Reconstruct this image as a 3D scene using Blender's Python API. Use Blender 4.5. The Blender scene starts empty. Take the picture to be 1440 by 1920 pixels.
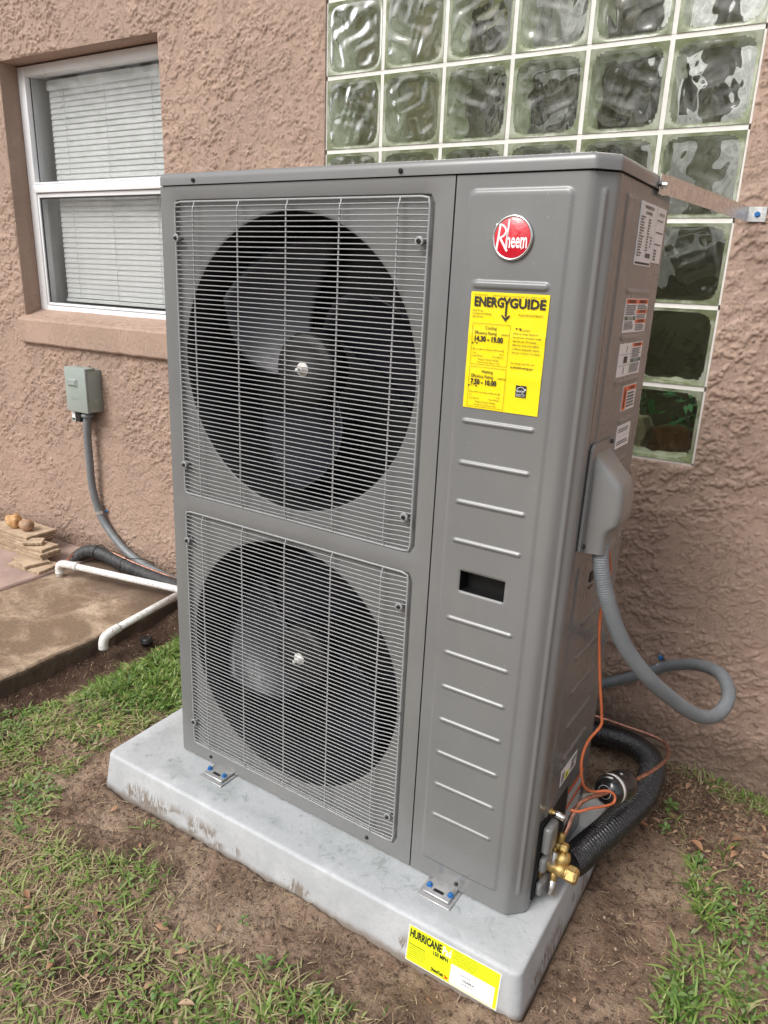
import bpy, math, random
import numpy as np
from mathutils import Vector, Matrix, Euler

sc = bpy.context.scene
COL = sc.collection
PI = math.pi
rnd = random.Random(7)
nrg = np.random.default_rng(11)

# ------------------------------------------------------------------ camera, sky, sun, exposure
cd = bpy.data.cameras.new("camera")
cam = bpy.data.objects.new("camera", cd); COL.objects.link(cam)
cam.location = (1.50739, -2.05304, 1.35538)
cam.rotation_euler = (1.25783, -0.03553, 0.55502)
cd.sensor_fit = 'VERTICAL'; cd.sensor_height = 36.0; cd.lens = 1381.08 / 1920 * 36.0
cd.clip_start = 0.02; cd.clip_end = 400
sc.camera = cam

SUN_DIR = Vector((-0.36, -0.95, 1.05)).normalized()
w = bpy.data.worlds.new("World"); sc.world = w; w.use_nodes = True
nt = w.node_tree; nt.nodes.clear()
sky = nt.nodes.new('ShaderNodeTexSky'); sky.sky_type = 'NISHITA'; sky.sun_disc = False
sky.sun_elevation = math.asin(SUN_DIR.z); sky.sun_rotation = math.atan2(SUN_DIR.x, SUN_DIR.y)
sky.air_density = 1.0; sky.dust_density = 4.0; sky.ozone_density = 1.0
hs = nt.nodes.new('ShaderNodeHueSaturation'); hs.inputs['Saturation'].default_value = 0.38
bg = nt.nodes.new('ShaderNodeBackground'); bg.inputs['Strength'].default_value = 0.138
wo = nt.nodes.new('ShaderNodeOutputWorld')
nt.links.new(sky.outputs[0], hs.inputs['Color']); nt.links.new(hs.outputs[0], bg.inputs['Color'])
nt.links.new(bg.outputs[0], wo.inputs['Surface'])
sd = bpy.data.lights.new("sun", 'SUN'); sd.energy = 1.35; sd.angle = math.radians(30); sd.color = (1, .985, .96)
so = bpy.data.objects.new("sun", sd); COL.objects.link(so)
so.rotation_euler = SUN_DIR.to_track_quat('Z', 'Y').to_euler(); so.location = (-3, -4, 8)
sc.view_settings.view_transform = 'Standard'; sc.view_settings.look = 'None'
sc.view_settings.gamma = 1; sc.view_settings.use_curve_mapping = False
sc.view_settings.exposure = 0.60
sc.cycles.max_bounces = 10; sc.cycles.transmission_bounces = 8; sc.cycles.transparent_max_bounces = 12
sc.cycles.diffuse_bounces = 4; sc.cycles.glossy_bounces = 4
sc.cycles.sample_clamp_indirect = 6.0

# ------------------------------------------------------------------ material helpers
def newmat(name):
    m = bpy.data.materials.new(name); m.use_nodes = True
    t = m.node_tree; b = t.nodes['Principled BSDF']
    return m, t, b
def N(t, kind, **kw):
    n = t.nodes.new(kind)
    for k, v in kw.items():
        if k in n.inputs.keys(): n.inputs[k].default_value = v
        else: setattr(n, k, v)
    return n
def L(t, a, b): t.links.new(a, b)
def coords(t, scale=(1, 1, 1), out='Object'):
    tc = N(t, 'ShaderNodeTexCoord'); mp = N(t, 'ShaderNodeMapping'); mp.inputs['Scale'].default_value = scale
    L(t, tc.outputs[out], mp.inputs['Vector']); return mp.outputs[0]
def noise(t, vec, scale, detail=3, rough=.5, dist=0.0):
    n = N(t, 'ShaderNodeTexNoise', Scale=scale, Detail=detail, Roughness=rough, Distortion=dist)
    L(t, vec, n.inputs['Vector']); return n.outputs['Fac']
def ramp(t, fac, stops, interp='LINEAR'):
    r = N(t, 'ShaderNodeValToRGB'); r.color_ramp.interpolation = interp
    els = r.color_ramp.elements
    while len(els) < len(stops): els.new(.5)
    for e, (p, c) in zip(els, stops):
        e.position = p; e.color = (c[0], c[1], c[2], 1) if hasattr(c, '__len__') else (c, c, c, 1)
    L(t, fac, r.inputs['Fac']); return r.outputs['Color']
def mixc(t, fac, a, b, mode='MIX'):
    m = N(t, 'ShaderNodeMix', data_type='RGBA', blend_type=mode)
    if isinstance(fac, (int, float)): m.inputs[0].default_value = fac
    else: L(t, fac, m.inputs[0])
    for i, v in ((6, a), (7, b)):
        if isinstance(v, tuple): m.inputs[i].default_value = (*v, 1)
        else: L(t, v, m.inputs[i])
    return m.outputs[2]
def mth(t, op, a, b=None, c=None):
    m = N(t, 'ShaderNodeMath', operation=op)
    for i, v in enumerate((a, b, c)):
        if v is None: continue
        if isinstance(v, (int, float)): m.inputs[i].default_value = v
        else: L(t, v, m.inputs[i])
    return m.outputs[0]
def bump(t, b, h, dist, strength=1.0, normal=None):
    n = N(t, 'ShaderNodeBump', Distance=dist, Strength=strength); L(t, h, n.inputs['Height'])
    if normal is not None: L(t, normal, n.inputs['Normal'])
    L(t, n.outputs[0], b.inputs['Normal']); return n.outputs[0]
def simple(name, c, rough=.5, metal=0.0, var=.12, vs=30, bd=0.0, bs=200, c2=None, spec=None, coat=0.0, rv=.08):
    m, t, b = newmat(name)
    v = coords(t)
    n1 = noise(t, v, vs, 4, .6)
    a = tuple(x * (1 - var) for x in c); d = tuple(min(1, x * (1 + var)) for x in c) if c2 is None else c2
    L(t, ramp(t, n1, [(.38, a), (.62, d)]), b.inputs['Base Color'])
    b.inputs['Metallic'].default_value = metal
    n2 = noise(t, v, vs * 2.3, 3)
    L(t, ramp(t, n2, [(.3, max(0, rough - rv)), (.7, min(1, rough + rv))]), b.inputs['Roughness'])
    if spec is not None: b.inputs['Specular IOR Level'].default_value = spec
    if coat: b.inputs['Coat Weight'].default_value = coat; b.inputs['Coat Roughness'].default_value = .12
    if bd: bump(t, b, noise(t, v, bs, 4, .6), bd)
    return m

# ---- stucco
def stucco_mat(name, base):
    m, t, b = newmat(name)
    v = coords(t)
    big = noise(t, v, 2.2, 3, .5)
    blot = noise(t, v, 9, 4, .6, .6)
    col = mixc(t, ramp(t, big, [(.35, 0), (.65, 1)]), tuple(x * .93 for x in base), tuple(min(1, x * 1.07) for x in base))
    col = mixc(t, ramp(t, blot, [(.45, 0), (.75, .35)]), col, (base[0] * 1.05, base[1] * 1.0, base[2] * .93))
    tc = N(t, 'ShaderNodeTexCoord'); sp = N(t, 'ShaderNodeSeparateXYZ'); L(t, tc.outputs['Object'], sp.inputs[0])
    # soil splashed on the foot of the wall, faint rain streaks
    st = noise(t, coords(t, (14, 14, .8)), 1.0, 4, .6)
    col = mixc(t, ramp(t, st, [(.56, 0), (.70, .22)]), col, (base[0] * .72, base[1] * .70, base[2] * .68))
    sp_h = mth(t, 'MULTIPLY_ADD', noise(t, v, 40, 4, .8), -.22, sp.outputs['Z'])
    col = mixc(t, ramp(t, sp_h, [(.0, .55), (.06, 0)]), col, (.15, .105, .075))
    L(t, col, b.inputs['Base Color']); b.inputs['Roughness'].default_value = .72
    b.inputs['Specular IOR Level'].default_value = .3
    n2 = noise(t, v, 80, 5, .72, .8); grain = noise(t, v, 380, 3, .6)
    mask = noise(t, v, 7, 3, .55, .4)
    plate = ramp(t, mth(t, 'MULTIPLY_ADD', mask, .35, n2), [(.62, 0), (.66, 1.0)])
    hh = mth(t, 'ADD', mth(t, 'MULTIPLY', plate, .30), mth(t, 'MULTIPLY', grain, .30))
    bump(t, b, hh, .0026, 1.0)
    return m

STUCCO = (.385, .275, .215)
M = {}
M['stucco'] = stucco_mat('stucco', STUCCO)
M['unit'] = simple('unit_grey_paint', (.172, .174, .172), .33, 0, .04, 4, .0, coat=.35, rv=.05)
M['unit_side'] = simple('unit_grey_side_paint', (.140, .142, .142), .27, 0, .03, 3, .0006, 9, coat=.35, rv=.05)  # cabinet grey in a darker, glossier tone for the side panel
def add_specks(m, scale, thr, colr, amt, low=None):
    t = m.node_tree; b = t.nodes['Principled BSDF']; src = b.inputs['Base Color'].links[0].from_socket; v = coords(t)
    f = ramp(t, noise(t, v, scale, 2, .5), [(thr, 0), (thr + .02, amt)])
    c = mixc(t, f, src, colr)
    c = mixc(t, ramp(t, noise(t, coords(t, (5, 5, 1.4)), 1.0, 5, .7, .4), [(.50, 0), (.68, .16)]), c, low or colr)
    L(t, c, b.inputs['Base Color'])
add_specks(M['unit'], 190, .735, (.34, .335, .315), .5, (.26, .245, .21))
M['guard'] = simple('guard_wire_coating', (.28, .285, .285), .38, 0, .05, 40, coat=.2)
M['dark_inside'] = simple('dark_interior', (.006, .006, .007), .6, 0, .2, 10)
M['blade'] = simple('fan_blade_plastic', (.011, .012, .019), .42, 0, .08, 30)
M['hub'] = simple('fan_hub_plastic', (.009, .009, .009), .5, 0, .1, 20)
M['chrome'] = simple('bright_metal', (.75, .75, .74), .18, 1, .05, 50)
M['zinc'] = simple('zinc_plated_steel', (.74, .74, .74), .32, 1, .12, 60)
M['foot'] = simple('foot_bracket_metal', (.40, .40, .40), .34, .55, .1, 40)
M['blackscrew'] = simple('black_screw', (.03, .03, .03), .35, .6, .1, 90)
M['blue'] = simple('blue_screw', (.03, .16, .42), .38, .3, .15, 200)
M['black'] = simple('black_rubber', (.018, .018, .019), .42, 0, .2, 60)
M['brass'] = simple('brass', (.60, .43, .17), .40, .9, .2, 120, .0006, 500)
M['silver'] = simple('satin_cap_metal', (.62, .60, .58), .30, 1, .06, 80)
M['copper'] = simple('copper_pipe', (.56, .27, .19), .34, .85, .25, 90, c2=(.74, .40, .30))
M['orange'] = simple('orange_cable', (.48, .125, .05), .38, 0, .1, 40)
M['conduit'] = simple('grey_conduit', (.17, .185, .195), .45, 0, .08, 25, .0003, 300)
M['pvc'] = simple('white_pvc', (.74, .73, .70), .38, 0, .06, 25, c2=(.80, .79, .77))
add_specks(M['pvc'], 130, .62, (.22, .17, .12), .7, (.50, .44, .36))
M['white_frame'] = simple('white_window_frame', (.80, .81, .82), .35, 0, .02, 15)
M['seal'] = simple('window_seal', (.06, .065, .07), .5, 0, .1, 50)
M['blind'] = simple('blind_slat', (.93, .94, .93), .45, 0, .02, 20)
M['room'] = simple('room_wall', (.42, .42, .40), .8, 0, .04, 5)
M['box'] = simple('grey_green_box_paint', (.30, .345, .315), .38, 0, .03, 15)
M['red'] = simple('badge_red', (.62, .012, .03), .14, 0, .08, 300, .0008, 160, coat=1.0)
M['white'] = simple('print_white', (.82, .82, .82), .45, 0, .01, 20)
M['paper'] = simple('label_paper', (.78, .79, .80), .40, 0, .02, 30)
M['ink'] = simple('print_black', (.018, .018, .02), .5, 0, .05, 20)
M['greyink'] = simple('print_grey', (.08, .08, .09), .5, 0, .3, 400)
M['yellow'] = simple('label_yellow', (.90, .70, .008), .38, 0, .02, 25, .0006, 18)
M['neon'] = simple('label_neon_yellow', (.80, .86, .02), .38, 0, .02, 25)
M['warn'] = simple('label_orange', (.75, .14, .03), .42, 0, .04, 30)
M['green'] = simple('label_green', (.035, .11, .065), .42, 0, .04, 30)
M['redarrow'] = simple('print_red', (.75, .06, .01), .42, 0, .04, 30)
M['terracotta'] = simple('tile_body', (.40, .29, .19), .75, 0, .22, 60, .0012, 300)
M['tile_glaze'] = simple('tile_face', (.46, .35, .245), .5, 0, .18, 25)
M['stone_a'] = simple('tan_stone', (.50, .28, .12), .6, 0, .22, 60, .003, 90)
M['stone_b'] = simple('brown_stone', (.33, .20, .12), .5, 0, .25, 45, .001, 90)
M['brown_sil'] = simple('interior_dark_olive', (.26, .25, .18), .5, 0, .4, 6)
M['leaf_in'] = simple('house_plant_leaf', (.09, .42, .10), .4, 0, .3, 30)

def tank_mat():
    m, t, b = newmat('corrugated_black_tape'); v = coords(t)
    L(t, ramp(t, noise(t, v, 120, 4, .6), [(.35, (.012, .012, .013)), (.62, (.024, .024, .025)), (.74, (.10, .095, .09))]), b.inputs['Base Color'])
    b.inputs['Roughness'].default_value = .16; b.inputs['Coat Weight'].default_value = .5
    bump(t, b, noise(t, v, 110, 4, .65, .6), .003); return m
M['tape'] = tank_mat()

def pad_mat():
    m, t, b = newmat('pad_light_cement'); v = coords(t)
    n1 = noise(t, v, 9, 5, .65, .4); n2 = noise(t, v, 90, 4, .7); n3 = noise(t, v, 28, 4, .7, .8)
    c = ramp(t, n1, [(.36, (.41, .425, .435)), (.5, (.45, .465, .475)), (.64, (.50, .515, .525))])
    c = mixc(t, ramp(t, n2, [(.36, .35), (.46, 0)]), c, (.34, .36, .36))
    tc = N(t, 'ShaderNodeTexCoord'); sp = N(t, 'ShaderNodeSeparateXYZ'); L(t, tc.outputs['Object'], sp.inputs[0])
    # the rough inner field of the top is greyer than the smooth moulded rim
    dx = mth(t, 'MINIMUM', sp.outputs['X'], mth(t, 'SUBTRACT', 1.219, sp.outputs['X'])); dy = mth(t, 'MINIMUM', sp.outputs['Y'], mth(t, 'SUBTRACT', .61, sp.outputs['Y']))
    dd = mth(t, 'ADD', mth(t, 'MINIMUM', dx, dy), mth(t, 'MULTIPLY_ADD', n3, .05, -.025))
    inner = ramp(t, dd, [(.030, 0), (.062, 1)])
    c = mixc(t, mth(t, 'MULTIPLY', inner, ramp(t, n1, [(.40, .25), (.6, .9)])), c, (.315, .335, .335))
    c = mixc(t, mth(t, 'MULTIPLY', inner, ramp(t, noise(t, v, 240, 3, .7), [(.56, 0), (.66, .30)])), c, (.60, .62, .62))
    c = mixc(t, mth(t, 'MULTIPLY', inner, ramp(t, n3, [(.56, 0), (.66, .75)])), c, (.23, .26, .255))
    mv = coords(t, (70, 70, 16)); n4 = noise(t, mv, 1.0, 3, .6, 1.6); n7 = noise(t, coords(t, (8.5, 8.5, 9)), 1.0, 2, .5)
    low = ramp(t, sp.outputs['Z'], [(.035, 1), (.060, 0)])
    f = mth(t, 'MULTIPLY', mth(t, 'MULTIPLY', low, ramp(t, n7, [(.49, 0), (.54, 1)])), ramp(t, n4, [(.44, 0), (.54, .85)]))
    f = mth(t, 'MAXIMUM', f, ramp(t, mth(t, 'MULTIPLY_ADD', n3, .02, sp.outputs['Z']), [(.010, .8), (.024, 0)]))
    c = mixc(t, f, c, (.19, .145, .105))
    n5 = noise(t, v, 160, 2, .5)
    c = mixc(t, ramp(t, n5, [(.76, 0), (.78, .9)]), c, (.06, .05, .045))
    L(t, c, b.inputs['Base Color']); b.inputs['Roughness'].default_value = .62
    hh = mth(t, 'ADD', mth(t, 'MULTIPLY', n2, .5), noise(t, v, 40, 5, .6))
    bump(t, b, hh, .0012); return m
M['pad'] = pad_mat()

def soil_mat():
    m, t, b = newmat('bare_soil'); v = coords(t)
    n1 = noise(t, v, 5.5, 5, .65, .3); n2 = noise(t, v, 55, 6, .75, .4); n3 = noise(t, v, 240, 4, .7)
    c = ramp(t, n1, [(.38, (.160, .100, .066)), (.5, (.31, .208, .142)), (.62, (.47, .342, .240))])
    c = mixc(t, ramp(t, n2, [(.38, .95), (.49, 0)]), c, (.085, .053, .037))
    c = mixc(t, ramp(t, n3, [(.56, 0), (.66, .6)]), c, (.52, .41, .31))
    # wet reddish trench beside the slab
    tc = N(t, 'ShaderNodeTexCoord'); sp = N(t, 'ShaderNodeSeparateXYZ'); L(t, tc.outputs['Object'], sp.inputs[0])
    wx = mth(t, 'MULTIPLY_ADD', noise(t, v, 7, 3), .22, sp.outputs['X'])
    c = mixc(t, ramp(t, wx, [(0.0, 0), (1.0, 0)]), c, c)
    mr = N(t, 'ShaderNodeMapRange'); L(t, wx, mr.inputs[0]); mr.inputs[1].default_value = -.25; mr.inputs[2].default_value = -.36
    c = mixc(t, mth(t, 'MULTIPLY', mr.outputs[0], .8), c, (.075, .040, .028))
    L(t, c, b.inputs['Base Color']); b.inputs['Roughness'].default_value = .85; b.inputs['Specular IOR Level'].default_value = .25
    hh = mth(t, 'ADD', n2, mth(t, 'MULTIPLY', n3, .35))
    bump(t, b, hh, .018); return m
M['soil'] = soil_mat()

def slab_mat():
    m, t, b = newmat('stained_old_concrete'); v = coords(t)
    n1 = noise(t, v, 4.5, 6, .65, .5); n2 = noise(t, v, 60, 5, .7)
    c = ramp(t, n1, [(.40, (.21, .145, .092)), (.5, (.35, .255, .175)), (.60, (.50, .39, .28))])
    c = mixc(t, ramp(t, n2, [(.38, .6), (.48, 0)]), c, (.17, .12, .08))
    tc = N(t, 'ShaderNodeTexCoord'); sp = N(t, 'ShaderNodeSeparateXYZ'); L(t, tc.outputs['Object'], sp.inputs[0])
    mr = N(t, 'ShaderNodeMapRange'); L(t, mth(t, 'MULTIPLY_ADD', noise(t, v, 6, 4, .6), .30, sp.outputs['Y']), mr.inputs[0])
    mr.inputs[1].default_value = .82; mr.inputs[2].default_value = 1.00        # soil washed on to the slab near the wall
    c = mixc(t, mth(t, 'MULTIPLY', mr.outputs[0], .85), c, (.085, .053, .036))
    n6 = noise(t, v, 11, 4, .7, .3)
    c = mixc(t, ramp(t, n6, [(.72, 0), (.76, .8)]), c, (.62, .55, .47))
    c = mixc(t, ramp(t, mth(t, 'MULTIPLY_ADD', noise(t, v, 25, 4, .6), .03, sp.outputs['Z']), [(.050, .9), (.066, 0)]), c, (.075, .052, .036))
    L(t, c, b.inputs['Base Color']); b.inputs['Roughness'].default_value = .8
    bump(t, b, mth(t, 'ADD', n2, n1), .006); return m
M['slab'] = slab_mat()
M['patio'] = simple('pink_painted_concrete', (.37, .265, .225), .7, 0, .12, 8, .0012, 90)
M['mortar'] = simple('white_mortar', (.70, .68, .64), .75, 0, .05, 40, .001, 300)

def attr_leaf(name, cols, rough=.5, trans=.0):
    m, t, b = newmat(name)
    a = N(t, 'ShaderNodeAttribute', attribute_name='tint')
    n = len(cols)
    L(t, ramp(t, a.outputs['Fac'], [(i / (n - 1), c) for i, c in enumerate(cols)]), b.inputs['Base Color'])
    b.inputs['Roughness'].default_value = rough; b.inputs['Specular IOR Level'].default_value = .35
    if trans:
        b.inputs['Subsurface Weight'].default_value = 0.0
        tr = N(t, 'ShaderNodeBsdfTranslucent'); mx = N(t, 'ShaderNodeMixShader'); mx.inputs[0].default_value = trans
        L(t, ramp(t, a.outputs['Fac'], [(i / (n - 1), tuple(min(1, x * 1.2) for x in c)) for i, c in enumerate(cols)]), tr.inputs[0])
        L(t, b.outputs[0], mx.inputs[1]); L(t, tr.outputs[0], mx.inputs[2])
        L(t, mx.outputs[0], t.nodes['Material Output'].inputs[0])
    return m
M['grass'] = attr_leaf('grass_blade', [(.045, .10, .018), (.105, .20, .032), (.19, .295, .066), (.32, .38, .13), (.43, .37, .22)], .45, .25)
M['weed'] = attr_leaf('weed_leaf', [(.06, .12, .03), (.12, .22, .05), (.18, .27, .09), (.24, .28, .15)], .5, .2)
M['straw'] = attr_leaf('dry_straw', [(.12, .075, .045), (.24, .17, .10), (.36, .27, .16), (.46, .36, .23)], .7)
M['dryleaf'] = attr_leaf('dry_leaf', [(.10, .062, .045), (.20, .125, .085), (.36, .18, .095), (.42, .29, .19)], .6, .05)
M['crumb'] = attr_leaf('soil_crumb', [(.06, .038, .027), (.15, .10, .07), (.27, .19, .135), (.44, .35, .26)], .85)

def glass_mats():
    # window pane: thin clear sheet
    m, t, b = newmat('window_glass')
    fr = N(t, 'ShaderNodeFresnel', IOR=1.6); gl = N(t, 'ShaderNodeBsdfGlossy'); gl.inputs['Roughness'].default_value = .01
    tr = N(t, 'ShaderNodeBsdfTransparent'); tr.inputs[0].default_value = (.97, .98, .975, 1)
    mx = N(t, 'ShaderNodeMixShader')
    L(t, mth(t, 'MULTIPLY', fr.outputs[0], .75), mx.inputs[0]); L(t, tr.outputs[0], mx.inputs[1]); L(t, gl.outputs[0], mx.inputs[2])
    L(t, mx.outputs[0], t.nodes['Material Output'].inputs[0])
    # glass block
    g, t, b = newmat('glass_block')
    b.inputs['Base Color'].default_value = (.93, .96, .91, 1); b.inputs['Transmission Weight'].default_value = 1
    b.inputs['Roughness'].default_value = .02; b.inputs['IOR'].default_value = 1.46
    b.inputs['Specular IOR Level'].default_value = .5
    e, t, b = newmat('glass_block_edge'); v = coords(t)
    L(t, ramp(t, noise(t, v, 25, 3), [(.38, (.40, .45, .28)), (.62, (.62, .66, .50))]), b.inputs['Base Color'])
    b.inputs['Roughness'].default_value = .12; b.inputs['Coat Weight'].default_value = .5
    return m, g, e
M['pane'], M['gblock'], M['gedge'] = glass_mats()
def rim_mat():
    m, t, b = newmat('glass_block_rim'); v = coords(t)
    L(t, ramp(t, noise(t, v, 14, 4, .6, 1.0), [(.38, (.27, .31, .17)), (.5, (.42, .46, .31)), (.62, (.64, .67, .54))]), b.inputs['Base Color'])
    b.inputs['Roughness'].default_value = .08; b.inputs['Transmission Weight'].default_value = .55; b.inputs['IOR'].default_value = 1.46; return m
M['grim'] = rim_mat()

# ------------------------------------------------------------------ mesh helpers
class MB:
    def __init__(s): s.v = []; s.f = []; s.sm = []; s.tint = []
    def add(s, vs, fs, smooth=False, tint=None):
        o = len(s.v); s.v += [tuple(map(float, p)) for p in vs]
        for f in fs: s.f.append(tuple(i + o for i in f)); s.sm.append(smooth)
        if tint is not None: s.tint += [tint] * len(vs)
        return s
    def box(s, x0, x1, y0, y1, z0, z1):
        return s.add([(x0, y0, z0), (x1, y0, z0), (x1, y1, z0), (x0, y1, z0), (x0, y0, z1), (x1, y0, z1), (x1, y1, z1), (x0, y1, z1)],
              [(0, 3, 2, 1), (4, 5, 6, 7), (0, 1, 5, 4), (1, 2, 6, 5), (2, 3, 7, 6), (3, 0, 4, 7)])
    def obox(s, c, ax, ay, az, hx, hy, hz):
        c, ax, ay, az = map(Vector, (c, ax, ay, az)); vs = []
        for sx, sy, sz in ((-1, -1, -1), (1, -1, -1), (1, 1, -1), (-1, 1, -1), (-1, -1, 1), (1, -1, 1), (1, 1, 1), (-1, 1, 1)):
            vs.append(c + ax * hx * sx + ay * hy * sy + az * hz * sz)
        return s.add(vs, [(0, 3, 2, 1), (4, 5, 6, 7), (0, 1, 5, 4), (1, 2, 6, 5), (2, 3, 7, 6), (3, 0, 4, 7)])
    def quad(s, a, b, c, d): return s.add([a, b, c, d], [(0, 1, 2, 3)])
    def tube(s, pts, r, n=12, caps=True, smooth=True):
        P = [Vector(p) for p in pts]; R = r if hasattr(r, '__len__') else [r] * len(P)
        t0 = (P[1] - P[0]).normalized(); up = Vector((0, 0, 1)) if abs(t0.z) < .9 else Vector((1, 0, 0))
        nrm = t0.cross(up).normalized(); vs = []
        for i, p in enumerate(P):
            t = ((P[min(i + 1, len(P) - 1)] - P[max(i - 1, 0)])).normalized()
            nrm = (nrm - t * nrm.dot(t)).normalized(); bn = t.cross(nrm)
            for k in range(n):
                a = 2 * PI * k / n; vs.append(p + (nrm * math.cos(a) + bn * math.sin(a)) * R[i])
        fs = []
        for i in range(len(P) - 1):
            for k in range(n): fs.append((i * n + k, i * n + (k + 1) % n, (i + 1) * n + (k + 1) % n, (i + 1) * n + k))
        s.add(vs, fs, smooth)
        if caps:
            o = len(s.v) - len(vs)
            s.f.append(tuple(o + k for k in reversed(range(n)))); s.sm.append(False)
            s.f.append(tuple(o + (len(P) - 1) * n + k for k in range(n))); s.sm.append(False)
        return s
    def lathe(s, org, axis, prof, n=20, smooth=True, hexa=False):
        """prof: list of (distance along axis, radius)"""
        org = Vector(org); ax = Vector(axis).normalized(); up = Vector((0, 0, 1)) if abs(ax.z) < .9 else Vector((1, 0, 0))
        e1 = ax.cross(up).normalized(); e2 = ax.cross(e1); vs = []
        for d, r in prof:
            for k in range(n):
                a = 2 * PI * k / n; vs.append(org + ax * d + (e1 * math.cos(a) + e2 * math.sin(a)) * r)
        fs = []
        for i in range(len(prof) - 1):
            for k in range(n): fs.append((i * n + k, i * n + (k + 1) % n, (i + 1) * n + (k + 1) % n, (i + 1) * n + k))
        fs.append(tuple(reversed(range(n)))); fs.append(tuple((len(prof) - 1) * n + k for k in range(n)))
        return s.add(vs, fs, smooth and not hexa)
    def grid(s, G_, smooth=True, skip=None):
        nu, nv = len(G_), len(G_[0]); vs = [p for row in G_ for p in row]; fs = []
        for i in range(nu - 1):
            for j in range(nv - 1):
                if skip and skip(i, j): continue
                fs.append((i * nv + j, i * nv + j + 1, (i + 1) * nv + j + 1, (i + 1) * nv + j))
        return s.add(vs, fs, smooth)
    def mesh(s, name, m):
        me = bpy.data.meshes.new(name); me.from_pydata(s.v, [], s.f)
        me.polygons.foreach_set('use_smooth', s.sm)
        if s.tint:
            at = me.attributes.new('tint', 'FLOAT', 'POINT'); at.data.foreach_set('value', s.tint)
        me.materials.append(m); me.update(); return me

def npmesh(name, verts, quads, m, smooth=True, tint=None):
    me = bpy.data.meshes.new(name); nv, nf = len(verts), len(quads); k = quads.shape[1]
    me.vertices.add(nv); me.vertices.foreach_set('co', np.ascontiguousarray(verts, dtype=np.float32).ravel())
    me.loops.add(nf * k); me.loops.foreach_set('vertex_index', np.ascontiguousarray(quads, dtype=np.int32).ravel())
    me.polygons.add(nf); me.polygons.foreach_set('loop_start', np.arange(0, nf * k, k, dtype=np.int32))
    try: me.polygons.foreach_set('loop_total', np.full(nf, k, dtype=np.int32))
    except Exception: pass
    me.update(calc_edges=True); me.validate()
    me.polygons.foreach_set('use_smooth', np.full(len(me.polygons), smooth))
    if tint is not None:
        at = me.attributes.new('tint', 'FLOAT', 'POINT'); at.data.foreach_set('value', np.asarray(tint, dtype=np.float32))
    me.materials.append(m); return me

def thing(name, label, cat, loc, rot=(0, 0, 0), group=None):
    o = bpy.data.objects.new(name, None); COL.objects.link(o); o.empty_display_size = .05
    o.location = loc; o.rotation_euler = rot; o['label'] = label; o['category'] = cat
    if group: o['group'] = group
    return o
def part(name, mb, m, parent, local=False, label=None, bevel=0.0, seg=2, kind=None):
    """mb is in world metres (or in the parent's own frame when local)"""
    me = mb if isinstance(mb, bpy.types.Mesh) else mb.mesh(name, m)
    o = bpy.data.objects.new(name, me); COL.objects.link(o); o.parent = parent
    if not local and parent.parent is None and parent.type == 'EMPTY':
        o.location = -parent.location
    if bevel:
        b = o.modifiers.new('Bevel', 'BEVEL'); b.width = bevel; b.segments = seg; b.limit_method = 'ANGLE'; b.angle_limit = .6
        b.harden_normals = False
        for p in me.polygons: p.use_smooth = True
    if label: o['label'] = label
    if kind: o['kind'] = kind
    return o
def solo(name, mb, m, label, cat, loc=(0, 0, 0), group=None, kind=None, bevel=0.0):
    """one-mesh thing; the mesh is given in world metres and re-centred on its base"""
    if isinstance(mb, MB): mb.v = [tuple(np.subtract(p, loc)) for p in mb.v]; me = mb.mesh(name, m)
    else: me = mb
    o = bpy.data.objects.new(name, me); COL.objects.link(o); o.location = loc
    if label: o['label'] = label
    if cat: o['category'] = cat
    if group: o['group'] = group
    if kind: o['kind'] = kind
    if bevel:
        b = o.modifiers.new('Bevel', 'BEVEL'); b.width = bevel; b.segments = 2; b.limit_method = 'ANGLE'
    return o
def spline(pts, n=8):
    P = [np.array(p, float) for p in pts]; P = [2 * P[0] - P[1]] + P + [2 * P[-1] - P[-2]]; out = []
    for i in range(1, len(P) - 2):
        for k in range(n):
            t = k / n; a, b, c, d = P[i - 1:i + 3]
            out.append(.5 * ((2 * b) + (-a + c) * t + (2 * a - 5 * b + 4 * c - d) * t * t + (-a + 3 * b - 3 * c + d) * t ** 3))
    out.append(P[-2]); return out
def sstep(x, a, b):
    t = np.clip((x - a) / (b - a), 0, 1); return t * t * (3 - 2 * t)
_perm = nrg.integers(0, 2 ** 31, size=4096)
def vnoise(x, y, s, seed=0):
    x = np.asarray(x) * s; y = np.asarray(y) * s; xi = np.floor(x).astype(np.int64); yi = np.floor(y).astype(np.int64)
    fx = x - xi; fy = y - yi; fx = fx * fx * (3 - 2 * fx); fy = fy * fy * (3 - 2 * fy)
    def h(i, j): return (_perm[(i * 73 + j * 1931 + seed * 577 + _perm[(i + seed) % 4096] % 97) % 4096] % 10007) / 10007.0
    return (h(xi, yi) * (1 - fx) + h(xi + 1, yi) * fx) * (1 - fy) + (h(xi, yi + 1) * (1 - fx) + h(xi + 1, yi + 1) * fx) * fy
def fbm(x, y, s, o=4, seed=0, g=.5):
    r = 0; a = 1; tot = 0
    for k in range(o):
        c, n_ = math.cos(.7 + 1.1 * k), math.sin(.7 + 1.1 * k)
        r = r + a * vnoise(x * c - y * n_ + 9.1 * k, x * n_ + y * c + 3.7 * k, s * 2.03 ** k, seed + k); tot += a; a *= g
    return r / tot

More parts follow.
